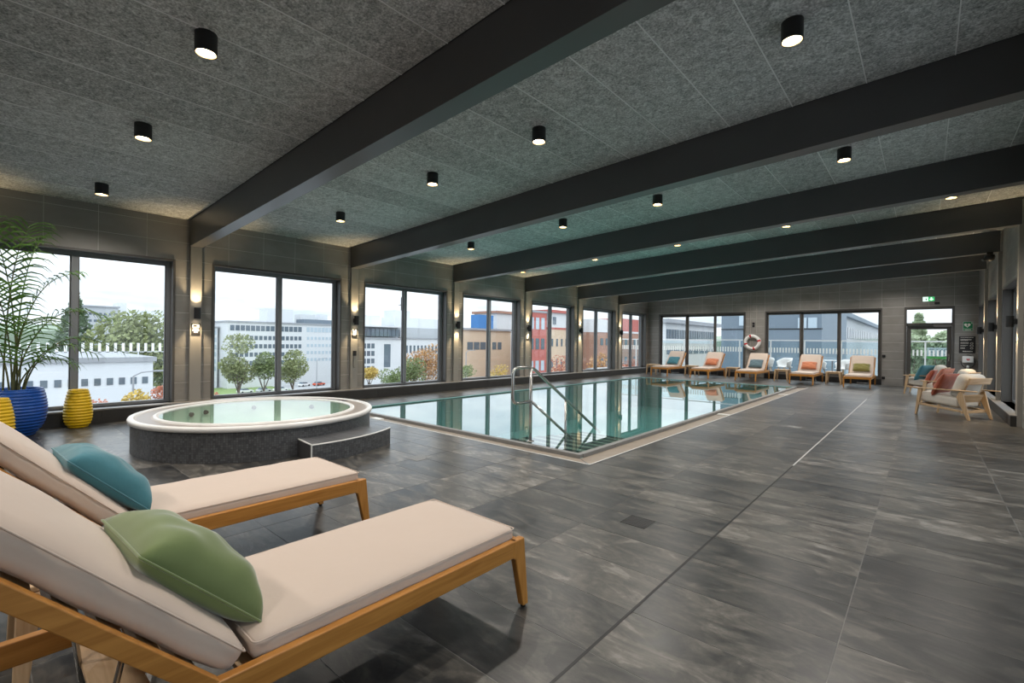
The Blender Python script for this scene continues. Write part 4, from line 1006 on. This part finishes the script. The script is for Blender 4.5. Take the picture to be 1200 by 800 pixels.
t = thing('cable_conduit', 'pair of slim vertical conduits running down behind the lifebuoy', 'conduit', (-5.10, YW, 1.0))
for x in (-0.11, 0.11): MB().box(x - 0.012, x + 0.012, -0.023, -0.003, 0, cz(-5.3) - 1.03).build('conduit', M['pilaster'], t)
for i, (x, z, lab) in enumerate([(-5.095, 2.13, 'small black fitting above the lifebuoy, upper of two'), (-5.095, 2.03, 'small black fitting above the lifebuoy, lower of two'), (-1.05, 0.976, 'black wall socket right of the sliding door at hip height'), (-1.05, 0.242, 'black wall socket right of the sliding door near the floor')]):
    t = thing('wall_socket', lab, 'socket', (x, YW, z), 0.0, 'black wall sockets'); MB().box(-0.042, 0.042, -0.028, 0, -0.042, 0.042).build('body', M['black'], t, bevel=0.005); MB().lathe([(0.0, 0.0), (0.02, 0.0), (0.024, 0.003)], 14).build('insert', M['dkgrey'], t, loc=(0, -0.03, 0), rot=(radians(90), 0, 0))

t = thing('surveillance_camera', 'black dome camera hung under the fifth beam near the armchairs', 'camera', (1.02, 14.36, bz(1.02)))
MB().box(-0.05, 0.05, -0.05, 0.05, -0.05, 0.0).build('mount', M['black'], t); mb = MB(); mb.lathe([(0.0, -0.20), (0.05, -0.19), (0.08, -0.15), (0.09, -0.10), (0.08, -0.06), (0.03, -0.045)], 20); mb.build('dome', M['black'], t, smooth=True)
MB().tube([(-0.04, -0.03, -0.13), (-0.11, -0.06, -0.17)], 0.03, 12).build('lens_barrel', M['dkgrey'], t)

M['hatch'] = plain('dull_steel', (0.22, 0.22, 0.22), 0.5, metal=0.5)
# floor fittings
def grate(label, x, y, s, mat):
    t = thing('floor_drain', label, 'drain', (x, y, 0), 0.0, 'floor fittings'); a = s / 2
    mb = MB(); mb.box(-a, a, -a, -a + 0.012, -0.01, 0.002); mb.box(-a, a, a - 0.012, a, -0.01, 0.002); mb.box(-a, -a + 0.012, -a, a, -0.01, 0.002); mb.box(a - 0.012, a, -a, a, -0.01, 0.002); mb.build('frame', mat, t)
    MB().box(-a, a, -a, a, -0.012, 0.0008).build('pit', M['black'], t)
    for k in range(9): x_ = -a + 0.02 + (s - 0.04) * k / 8; MB().box(x_ - 0.004, x_ + 0.004, -a + 0.012, a - 0.012, -0.005, 0.002).build('bar', mat, t)
grate('square black slotted floor drain in front of the loungers', -1.58, 3.235, 0.19, M['black'])
for lab, x, y in [('small steel floor hatch beside the whirlpool step', -4.24, 3.28), ('small steel floor hatch between pool and slot drain', -1.57, 8.69)]:
    t = thing('floor_hatch', lab, 'hatch', (x, y, 0), 0.0, 'floor fittings'); MB().box(-0.1, 0.1, -0.1, 0.1, -0.01, 0.0018).build('cover', M['hatch'], t); MB().lathe([(0.0, 0.0024), (0.012, 0.0024)], 12, (0.06, 0.06, 0)).build('lift_hole', M['black'], t)

# ================================================================ OUTSIDE
GZ = -15.0
def ext(n, c, r=0.7, **k): return plain(n, c, r, **k)
M['asphalt'] = ext('pale_asphalt', (0.36, 0.365, 0.37), 0.9, var=0.25, scale=0.05)
M['lawn'] = ext('lawn', (0.17, 0.24, 0.08), 0.95, var=0.3, scale=0.4)
M['bwhite'] = ext('white_render', (0.60, 0.61, 0.62), 0.8, var=0.04, scale=0.3)
M['bgrey'] = ext('grey_cladding', (0.40, 0.42, 0.44), 0.7, var=0.05, scale=0.3)
M['bpale'] = ext('pale_metal_cladding', (0.62, 0.64, 0.665), 0.6, var=0.04, scale=0.3)
M['bbeige'] = ext('beige_brick', (0.58, 0.45, 0.33), 0.85, var=0.08, scale=0.5)
M['bcream'] = ext('cream_render', (0.62, 0.55, 0.49), 0.85, var=0.05, scale=0.4)
M['bred'] = ext('red_panel', (0.42, 0.12, 0.10), 0.75, var=0.12, scale=0.5)
M['bbrick'] = ext('brown_brick', (0.34, 0.19, 0.14), 0.85, var=0.15, scale=0.6)
M['bslate'] = ext('slate_blue_cladding', (0.15, 0.19, 0.23), 0.6, var=0.06, scale=0.4)
M['bblue'] = ext('blue_panel', (0.05, 0.18, 0.42), 0.6)
M['broof'] = ext('grey_roofing', (0.30, 0.31, 0.33), 0.8)
M['win'] = plain('far_window_glass', (0.10, 0.13, 0.16), 0.12, spec=0.8)
M['winlight'] = plain('far_window_bright', (0.42, 0.50, 0.56), 0.15, spec=0.8)

gm = MB(); gm.box(-900, 500, -700, 900, GZ - 1, GZ); tag(gm.build('ground', M['asphalt']), 'pale street level ground around the buildings', kind='structure')
tag(MB().box(-170, -140, 40, 66, GZ, GZ + 0.12).build('lawn', M['lawn']), 'green lawn strip by the parked cars', kind='structure')

def building(name, label, x0, x1, y0, y1, z1, wall, wins, roof=None, z0=GZ, over=0.4, extra=None):
    """wins: list of (face, u0, u1, cols, v0, v1, rows, fill_u, fill_v, mat); face '+x' or '-y'"""
    t = thing(name, label, 'building', ((x0 + x1) / 2, (y0 + y1) / 2, z0), 0.0, 'buildings outside'); ox, oy = (x0 + x1) / 2, (y0 + y1) / 2
    MB().box(x0 - ox, x1 - ox, y0 - oy, y1 - oy, 0, z1 - z0).build('wall', wall, t)
    MB().box(x0 - ox - over, x1 - ox + over, y0 - oy - over, y1 - oy + over, z1 - z0, z1 - z0 + 0.45).build('roof', roof or M['broof'], t)
    for (face, u0, u1, nc, v0, v1, nr, fu, fv, mat) in wins:
        cu, cv = (u1 - u0) / nc, (v1 - v0) / nr; w, h = cu * fu, cv * fv
        if face == '+x': me = MB().box(-0.15, 0.06, -w / 2, w / 2, -h / 2, h / 2).mesh('window', mat)
        else: me = MB().box(-w / 2, w / 2, -0.06, 0.15, -h / 2, h / 2).mesh('window', mat)
        for i in range(nc):
            for j in range(nr):
                u, v = u0 + (i + 0.5) * cu, v0 + (j + 0.5) * cv
                loc = (x1 - ox, u - oy, v - z0) if face == '+x' else (u - ox, y0 - oy, v - z0)
                link('window', me, t, loc)
    if extra: extra(t, ox, oy, z0)
    return t

def roofbox(*boxes):
    def f(t, ox, oy, z0):
        for (a, b, c, d, e, g, mat, nm) in boxes: MB().box(a - ox, b - ox, c - oy, d - oy, e - z0, g - z0).build(nm, mat, t)
    return f

# low white hall below the palm window, with a slatted roof rail
hall = building('low_hall', 'low white hall with a row of small square windows behind the palm', -84, -60, -14, 12.2, -1.25, M['bpale'], [('+x', -4.6, 12.0, 18, -3.55, -2.75, 1, 0.52, 0.85, M['win'])], over=0.25)
rt = thing('roof_rail', 'white slatted rail along the roof of the low hall', 'railing', (-60.2, 0, -0.36))
for k in range(46): MB().box(-0.03, 0.03, -0.11, 0.11, 0.05, 0.98).build('slat', M['white'], rt, loc=(0, -13 + k * 0.6, 0))
MB().box(-0.03, 0.03, -13.3, 14.3, 0.05, 0.12).build('rail', M['bpale'], rt); [MB().box(-0.04, 0.04, -0.05, 0.05, -0.48, 0.1).build('post', M['bpale'], rt, loc=(0, yy, 0)) for yy in (-13, -9, -5, -1, 3, 7, 11)]
building('distant_block', 'distant grey concrete block with a chimney stack', -225, -200, 22, 31.2, 10.5, M['bgrey'], [('+x', 22.4, 31, 7, 5, 9.4, 2, 0.6, 0.35, M['win'])], extra=roofbox((-215, -207, 32, 34.5, GZ, 12.6, M['bpale'], 'chimney')))
building('glass_office', 'pale glazed office beside the long white office block', -185, -172, 38, 51.8, 4.3, M['bpale'], [('+x', 45, 51.6, 5, -10, 4, 6, 0.75, 0.6, M['winlight'])])
building('long_office', 'long white office block with ribbon windows and rooftop plant', -180, -165, 52.5, 91, 6.2, M['bwhite'],
         [('+x', 53, 76, 15, 3.2, 5.6, 1, 0.82, 0.72, M['win']), ('+x', 53, 76, 16, -11.0, 2.6, 5, 0.70, 0.50, M['win']), ('+x', 77.5, 90, 9, 3.2, 5.6, 1, 0.8, 0.7, M['winlight']), ('+x', 77.5, 90, 9, -7.5, 2.6, 4, 0.6, 0.42, M['winlight'])],
         extra=roofbox((-179, -172, 67, 76, 6.6, 11.6, M['bpale'], 'plant_room'), (-179, -174, 79.5, 85, 6.6, 10.2, M['bwhite'], 'plant_room'), (-179.5, -176, 87, 91, 6.6, 10.6, M['bpale'], 'plant_room'), (-174, -168, 78, 90, 6.6, 8.2, M['bslate'], 'duct')))
building('terraced_office', 'grey and white office with sloping roof lights behind the autumn trees', -142, -130, 76, 93, 1.4, M['bwhite'],
         [('+x', 77, 92, 10, 2.0, 4.9, 1, 0.85, 0.8, M['win']), ('+x', 77, 83, 4, -9, 0.4, 4, 0.75, 0.65, M['win']), ('+x', 86, 89, 1, -8, 0.2, 1, 0.8, 0.9, M['win'])],
         extra=roofbox((-142, -132, 76, 93, 1.85, 5.2, M['bgrey'], 'upper_floor'), (-142, -129, 75.5, 93.5, 5.2, 5.6, M['bwhite'], 'upper_roof'), (-142, -135, 80, 88, 5.6, 9.0, M['bpale'], 'plant_room')))
building('annex_office', 'white annex office with a rooftop mast behind the red tree', -145, -131, 94.5, 118, 1.6, M['bwhite'],
         [('+x', 95, 117, 14, -3.4, -0.4, 1, 0.5, 0.85, M['win']), ('+x', 95, 117, 14, -12, -4, 3, 0.5, 0.6, M['win'])],
         extra=roofbox((-145, -133, 94.5, 118, 2.05, 5.4, M['bgrey'], 'upper_floor'), (-145, -137, 95, 118, 5.4, 9.0, M['bpale'], 'plant_room'), (-145, -139, 96, 103, 9.0, 11.6, M['bpale'], 'plant_room'), (-142, -141.7, 101, 101.2, 11.6, 16.5, M['black'], 'mast'), (-142, -141.8, 100, 102.4, 13.6, 13.8, M['black'], 'mast_arm')))
building('beige_block', 'beige brick block with a few dark windows behind the pool handrail', -81, -75, 69.5, 85.0, 3.6, M['bbeige'], [('+x', 70.6, 76.6, 3, -0.9, 1.2, 1, 0.85, 0.8, M['win']), ('+x', 78.4, 82, 2, -0.9, 1.2, 1, 0.7, 0.8, M['win'])],
         extra=roofbox((-88, -80, 85.4, 92, GZ, 8.2, M['bwhite'], 'stair_tower'), (-88.5, -79.5, 84.9, 92.5, 8.2, 8.8, M['bbrick'], 'tower_roof'), (-81, -78.5, 77.5, 82.6, 4.05, 7.4, M['bblue'], 'roof_plant')))
building('white_warehouse', 'pale white warehouse roofline behind the beige block', -122, -118, 120, 142, 7.2, M['bwhite'], [('+x', 121, 141, 8, 4.6, 6.4, 1, 0.5, 0.8, M['winlight'])], extra=roofbox((-122, -119, 121, 128, 7.6, 11.5, M['bgrey'], 'plant_room')))
building('red_block', 'red panelled block with tall windows beyond the pool', -63, -60, 73.2, 79.4, 7.2, M['bred'], [('+x', 73.6, 79, 3, 3.6, 6.4, 1, 0.6, 0.85, M['winlight']), ('+x', 73.6, 79, 3, -0.6, 2.2, 1, 0.6, 0.8, M['win']), ('+x', 73.6, 79, 3, -5, -2.4, 1, 0.6, 0.8, M['winlight'])], roof=M['broof'], over=0.1)
building('striped_block', 'white and beige block with red roof edge next to the red one', -66, -60, 80, 92, 3.9, M['bbeige'], [('+x', 80.6, 91, 6, 0.2, 2.0, 1, 0.35, 0.9, M['win']), ('+x', 80.6, 91, 6, -4.5, -2.4, 1, 0.35, 0.9, M['win'])], roof=M['bred'], over=0.05,
         extra=roofbox((-66, -59.95, 80, 92, 4.35, 7.5, M['bwhite'], 'upper_floor'), (-66.5, -59.5, 79.7, 92.4, 7.5, 8.1, M['bred'], 'upper_roof'), (-60.2, -59.85, 81.5, 82.6, 5.0, 6.6, M['win'], 'window'), (-60.2, -59.85, 86.5, 87.6, 5.0, 6.6, M['win'], 'window')))
building('brick_row', 'brown brick row with a white upper floor beyond the last windows', -75, -56, 93, 116, 3.6, M['bbrick'], [('+x', 94, 115, 9, 0.4, 2.4, 1, 0.5, 0.8, M['win']), ('+x', 94, 115, 9, -4.2, -2.0, 1, 0.5, 0.8, M['win'])], roof=M['bwhite'], over=0.1,
         extra=roofbox((-75, -56, 93, 104, 4.05, 6.6, M['bwhite'], 'upper_floor'), (-75, -56, 104, 116, 4.05, 7.2, M['bred'], 'upper_floor')))
building('cream_block', 'cream block with a white window band seen through the left sliding door', -27.2, -25, 58, 77.5, 0.9, M['bcream'], [('+x', 58.5, 77, 8, -0.2, 0.5, 1, 0.8, 0.9, M['win'])], roof=M['bcream'], over=0.05,
         extra=roofbox((-27.2, -24.9, 58, 77.5, 1.3, 3.9, M['bwhite'], 'upper_floor'), (-27.4, -24.3, 57.6, 78, 3.9, 4.4, M['broof'], 'upper_roof'), *[(-25, -24.8, 58.3 + k * 0.9, 58.9 + k * 0.9, 1.9, 3.1, M['win'], 'window') for k in range(21)]))
building('slate_block', 'slate blue clad block with bright windows beyond the terrace', -10.6, -4.75, 34, 46, 6.5, M['bslate'], [('-y', -9.45, -8.95, 1, 2.55, 3.35, 1, 1, 1, M['winlight']), ('-y', -6.05, -4.95, 2, 2.35, 3.0, 1, 0.85, 1, M['winlight'])],
         extra=roofbox((-10.6, -4.7, 33.96, 34.0, 2.28, 2.34, M['black'], 'floor_band'), (-8.85, -8.75, 33.95, 34, GZ, 6.5, M['broof'], 'downpipe')))
building('long_hall', 'long grey hall with a high window strip receding beyond the terrace', -8, -6, 54, 104, 4.1, M['bgrey'], [('+x', 55, 102, 26, 2.0, 3.2, 1, 0.7, 0.95, M['win'])], roof=M['bslate'])

# trees
def leafcloud(mb, c, r, n, rg, s):
    for _ in range(n):
        while True:
            d = Vector((rg.uniform(-1, 1), rg.uniform(-1, 1), rg.uniform(-1, 1)))
            if 0.05 < d.length < 1: break
        d = d.normalized() * (0.55 + 0.45 * rg.random() ** 0.5) if rg.random() < 0.8 else d
        p = Vector(c) + Vector((d.x * r[0], d.y * r[1], d.z * r[2])); q = Vector((rg.gauss(0, 1), rg.gauss(0, 1), rg.gauss(0, 1))).normalized(); e = q.orthogonal().normalized(); f = q.cross(e); k = s * rg.uniform(0.6, 1.3)
        mb.add([p + e * k, p + f * k * 0.7, p - e * k, p - f * k * 0.7], [(0, 1, 2, 3)])
LEAF = {}
def tree(name, label, x, y, ztop, zlow, rad, col, seed, n=1500, s=None, conifer=False, base=GZ):
    rg = random.Random(seed); t = thing(name, label, 'tree', (x, y, base), 0.0, 'trees outside')
    if col not in LEAF: LEAF[col] = leafmat('leaf_%d' % len(LEAF), col, 0.3)
    mb = MB(); h = ztop - base; zl = zlow - base; s = s or rad * 0.075; n = int(n * 1.5)
    if y < 100 and x < -40: rad *= 1.25
    if conifer:
        for k in range(12):
            f = k / 11; leafcloud(mb, (0, 0, zl + (h - zl) * f), (rad * (1 - f) + 0.3, rad * (1 - f) + 0.3, (h - zl) / 16), n // 12, rg, s)
    else:
        for k in range(9):
            a = rg.uniform(0, 6.28); rr = rad * rg.uniform(0.1, 0.55); b = rad * rg.uniform(0.45, 0.62); zz = zl + (h - zl) * rg.uniform(0.22, 0.80)
            leafcloud(mb, (rr * cos(a), rr * sin(a), zz), (b, b, min(b * 0.9, (h - zl) * 0.3)), n // 9, rg, s)
    mb.build('crown', LEAF[col], t, fix=False)
    tb = MB(); tb.tube([(0, 0, 0), (0.02 * h, 0, zl * 0.6), (0, 0.01 * h, zl + (h - zl) * 0.6)], [0.028 * h ** 0.8 + 0.05, 0.02 * h ** 0.8 + 0.03, 0.03], 8)
    for k in range(4):
        a = k * 1.6 + rg.random(); tb.tube([(0, 0, zl * 0.8), (rad * 0.5 * cos(a), rad * 0.5 * sin(a), zl + (h - zl) * 0.5)], [0.012 * h ** 0.8 + 0.02, 0.02], 6)
    tb.build('trunk', M['bark'], t, smooth=True)
M['bark'] = ext('bark', (0.13, 0.10, 0.075), 0.9, var=0.3, scale=3)
HAZE_GRN = (0.38, 0.44, 0.29)  # leaf green with distance haze mixed into the colour
GRN, OLV, YEL, RED, DRK, ORG = (0.19, 0.24, 0.10), (0.24, 0.27, 0.12), (0.52, 0.38, 0.10), (0.48, 0.20, 0.13), (0.13, 0.18, 0.11), (0.46, 0.27, 0.12)
tree('broad_tree', 'large broad green tree behind the low hall', -88, 14.6, 4.4, -6, 5.2, OLV, 1, 3200, 0.30)
tree('broad_tree', 'smaller green tree right of the large one behind the hall', -86, 19.5, 0.6, -8, 3.2, GRN, 2, 1400, 0.26)
tree('conifer_tree', 'dark feathery conifer seen left of the window mullion', -102, 10.6, 7.6, -6, 4.0, DRK, 3, 1800, 0.34, conifer=True)
tree('autumn_tree', 'yellow autumn shrub in front of the low hall', -50, 8.7, -2.9, -6.5, 1.5, YEL, 4, 900, 0.14)
tree('autumn_tree', 'red autumn shrub at the right of the palm window', -50, 11.2, -2.8, -6.5, 1.0, RED, 5, 700, 0.13)
tree('autumn_tree', 'pinkish autumn shrub beside the yellow one', -51, 6.6, -4.0, -6.8, 1.2, RED, 6, 500, 0.13)
tree('street_tree', 'green street tree before the office, first from the whirlpool window edge', -110, 37.2, 2.6, -9.5, 3.6, OLV, 7, 2200, 0.25)
tree('street_tree', 'green street tree before the office, second from the whirlpool window edge', -110, 42.3, -1.6, -9.5, 3.0, GRN, 8, 1800, 0.24)
tree('street_tree', 'green street tree before the office right of the mullion', -110, 48.6, -0.8, -9.3, 3.3, OLV, 9, 1900, 0.24)
tree('autumn_tree', 'small red autumn bush at the left of the whirlpool window', -60, 17.2, -4.4, -8.0, 1.0, RED, 10, 500, 0.14)
tree('autumn_tree', 'small yellow autumn tree before the terraced office', -100, 62.4, -4.6, -9.0, 2.2, YEL, 11, 900, 0.2)
tree('street_tree', 'green bush left of the mullion before the terraced office', -90, 62.8, -4.8, -10.2, 3.2, GRN, 12, 1500, 0.22)
tree('street_tree', 'green bush right of the mullion before the annex', -90, 67.8, -2.6, -10.0, 2.8, GRN, 13, 1500, 0.22)
tree('autumn_tree', 'large red and orange autumn tree before the annex', -95, 75.2, 0.0, -9.5, 4.4, ORG, 14, 2200, 0.24)
tree('street_tree', 'slender green tree at the left of the beige block', -62, 58.5, -2.6, -8.8, 1.8, GRN, 15, 900, 0.18)
tree('autumn_tree', 'thin yellow autumn tree before the beige block', -62, 66.2, -3.0, -8.6, 2.2, YEL, 16, 500, 0.16)
tree('autumn_tree', 'red autumn tree before the striped block', -50, 70.5, -1.2, -7.5, 2.3, RED, 17, 800, 0.17)
tree('autumn_tree', 'orange autumn tree before the brick row, left of two', -48, 80.5, -1.0, -7.5, 3.0, ORG, 18, 1000, 0.2)
tree('autumn_tree', 'orange autumn tree before the brick row, right of two', -46, 92.5, -0.6, -7.5, 3.0, RED, 19, 1000, 0.2)
tree('conifer_tree', 'haze-paled green pine beyond the exit door, left of the transom', -0.6, 72, 4.6, -4, 2.4, HAZE_GRN, 20, 1500, 0.26, conifer=True)
tree('broad_tree', 'green tree crown beyond the exit door', 1.6, 70, 4.1, -3.0, 2.2, HAZE_GRN, 21, 1800, 0.24)
tree('broad_tree', 'green tree crown beyond the exit door, lower left one', -1.5, 68, 3.2, -3.0, 1.7, HAZE_GRN, 22, 1400, 0.22)

# far wooded skyline
hb = MB(); rg = random.Random(5)
P = []; N_ = 90
for k in range(N_ + 1):
    a = radians(20 + 160 * k / N_); d = 480; P.append((d * cos(a), d * sin(a), 1.0 + 3.5 * (0.5 + 0.5 * sin(k * 0.31)) + rg.uniform(-0.8, 0.8)))
for p, q in zip(P, P[1:]):
    hb.hexa([(p[0], p[1], GZ), (q[0], q[1], GZ), (q[0] * 1.2, q[1] * 1.2, GZ), (p[0] * 1.2, p[1] * 1.2, GZ)], [p, q, (q[0] * 1.2, q[1] * 1.2, q[2] + 6), (p[0] * 1.2, p[1] * 1.2, p[2] + 6)])
tag(hb.build('hills', ext('wooded_hill', (0.22, 0.27, 0.20), 0.95, var=0.3, scale=0.06)), 'low wooded hills along the horizon', kind='structure')

# cars and lamp posts in the street
def car(label, x, y, rz, col):
    t = thing('car', label, 'car', (x, y, GZ), rz, 'cars in the street')
    mb = MB(); mb.prism([(-2.1, 0.3), (2.1, 0.3), (2.15, 0.7), (1.5, 0.92), (-1.95, 0.95), (-2.15, 0.7)], 'x', -0.88, 0.88); b = mb.build('body', col, t, bevel=0.08)
    mb = MB(); mb.prism([(-1.7, 0.93), (1.0, 0.93), (0.35, 1.42), (-1.2, 1.45)], 'x', -0.76, 0.76); mb.build('cabin', M['win'], t, bevel=0.08)
    for sx in (-0.8, 0.8):
        for sy in (-1.3, 1.3): MB().lathe([(0.0, -0.1), (0.33, -0.1), (0.33, 0.1), (0.0, 0.1)], 16).build('wheel', M['black'], t, loc=(sx, sy, 0.33), rot=(0, radians(90), 0))
cw, cr, cs = plain('car_white', (0.75, 0.75, 0.76), 0.25), plain('car_red', (0.60, 0.10, 0.05), 0.25), plain('car_silver', (0.45, 0.46, 0.48), 0.25)
car('white car parked under the street trees, left one', -150, 52.5, radians(12), cw); car('silver car parked under the street trees, middle one', -149, 57.3, radians(12), cs); car('white car parked under the street trees, right one', -148, 61.8, radians(12), cw)
car('red car on the street at the right of the whirlpool window', -158, 78.9, radians(20), cr); 
car('white car on the street beside the red car', -159, 74.2, radians(20), cw)
car('silver car below the terraced office', -120, 79.0, 0.0, cs)
def lamp_post(label, x, y, h):
    t = thing('street_lamp', label, 'street lamp', (x, y, GZ), 0.0, 'street lamps'); mb = MB(); mb.tube([(0, 0, 0), (0, 0, h)], [0.14, 0.08], 8); mb.build('pole', M['broof'], t)
    mb = MB(); mb.tube([(0, 0, h), (0, 0.6, h + 0.35), (0, 1.7, h + 0.45)], 0.06, 6); mb.build('arm', M['broof'], t); MB().box(-0.15, 0.15, 1.5, 2.3, h + 0.38, h + 0.52).build('lamp_head', M['broof'], t)
lamp_post('tall street lamp right of the trees before the white office', -100, 49.4, 11.5); lamp_post('tall street lamp before the beige block', -66, 62.0, 14.0); lamp_post('slim white lamp post before the low hall', -55, 9.7, 12.6)

# terrace beyond the end wall
MB_ = MB(); MB_.box(-13, 4, YF + 0.36, 23.7, -0.3, -0.02); tag(MB_.build('terrace_floor', M['sill']), 'grey terrace deck beyond the sliding doors', kind='structure')
rt = thing('terrace_railing', 'glass terrace railing with a white handrail and dashed band', 'railing', (0, 23.5, -0.02))
M['railglass'] = glassmat('railing_glass', (0.88, 0.94, 0.95), 1.5, 1.0)
x = -13.0
while x < 3.9:
    MB().box(x + 0.03, x + 1.27, -0.006, 0.006, 0.12, 1.46).build('pane', M['railglass'], rt); MB().box(x - 0.025, x + 0.025, -0.025, 0.025, 0, 1.5).build('post', M['trimwhite'], rt); x += 1.3
MB().box(-13, 4, -0.035, 0.035, 1.5, 1.545).build('handrail', M['trimwhite'], rt)
mb = MB(); x = -12.9
while x < 3.9: mb.box(x, x + 0.055, -0.009, -0.0065, 0.98, 1.2); x += 0.115
mb.build('dash_band', M['print'], rt)
def shellchair(label, x, y, rz):
    t = thing('terrace_chair', label, 'chair', (x, y, -0.02), rz, 'white terrace chairs'); mb = MB(); n = 20; rows = [(0.20, 0.42), (0.235, 0.44), (0.26, 0.56), (0.285, 0.70), (0.30, 0.80)]
    P = []
    for r, z in rows:
        for k in range(n + 1):
            a = radians(-30 + 240 * k / n); zz = z if z < 0.5 else z - (z - 0.44) * 0.45 * max(0, abs(k / n - 0.5) * 2 - 0.35) / 0.65; P.append((r * cos(a), -r * sin(a) * 0.95, zz))
    mb.add(P, [(j * (n + 1) + k, j * (n + 1) + k + 1, (j + 1) * (n + 1) + k + 1, (j + 1) * (n + 1) + k) for j in range(4) for k in range(n)])
    o = mb.build('shell', M['white'], t, smooth=True); m = o.modifiers.new('thick', 'SOLIDIFY'); m.thickness = 0.02
    mb = MB(); soft_box(mb, 0.42, 0.42, 0.05, 0.02, Matrix.Translation((0, 0, 0.435)), 6); mb.build('seat', M['white'], t, smooth=True)
    for sx in (-1, 1):
        for sy in (-1, 1): MB().tube([(sx * 0.13, sy * 0.13, 0.42), (sx * 0.22, sy * 0.22, 0.0)], [0.02, 0.012], 8).build('leg', M['oakz'], t)
for x, y, r, lab in [(-5.0, 21.9, 0.4, 'white terrace chair at the left edge of the right sliding door'), (-4.3, 21.7, 2.6, 'white terrace chair behind the lounger with the grey-blue cushion'), (-3.15, 21.8, -0.6, 'white terrace chair left of the thin table post'), (-2.35, 21.9, 2.4, 'white terrace chair behind the lounger with the olive cushion')]:
    shellchair(lab, x, y, r)
t = thing('terrace_table', 'slim terrace table between the white chairs', 'table', (-2.78, 22.55, -0.02)); MB().tube([(0, 0, 0.02), (0, 0, 0.72)], 0.025, 10).build('post', M['broof'], t); MB().lathe([(0, 0.0), (0.24, 0.0), (0.24, 0.015), (0, 0.02)], 20).build('base', M['broof'], t); MB().lathe([(0, 0.72), (0.33, 0.72), (0.33, 0.74), (0, 0.74)], 24).build('top', M['white'], t)
# banner outside the exit door
t = thing('banner', 'white and green banner with large letters outside the exit door', 'banner', (0.37, 23.62, 0.86)); MB().box(-0.32, 0.45, 0, 0.01, 0, 0.42).build('sheet', M['white'], t); MB().box(-0.32, 0.45, -0.003, 0, 0, 0.09).build('stripe', plain('banner_green', (0.12, 0.50, 0.10), 0.5), t)
fc = bpy.data.curves.new('letters', 'FONT'); fc.body = 'RYS'; fc.size = 0.34; fc.extrude = 0.002; fc.materials.append(M['bgrey']); fo = link('letters_curve', fc); bpy.context.view_layer.update(); fm = bpy.data.meshes.new_from_object(fo.evaluated_get(bpy.context.evaluated_depsgraph_get())); fm.name = 'letters'; bpy.data.objects.remove(fo)
if not fm.materials: fm.materials.append(M['bgrey'])
link('letters', fm, t, (-0.28, -0.004, 0.14), (radians(90), 0, 0))
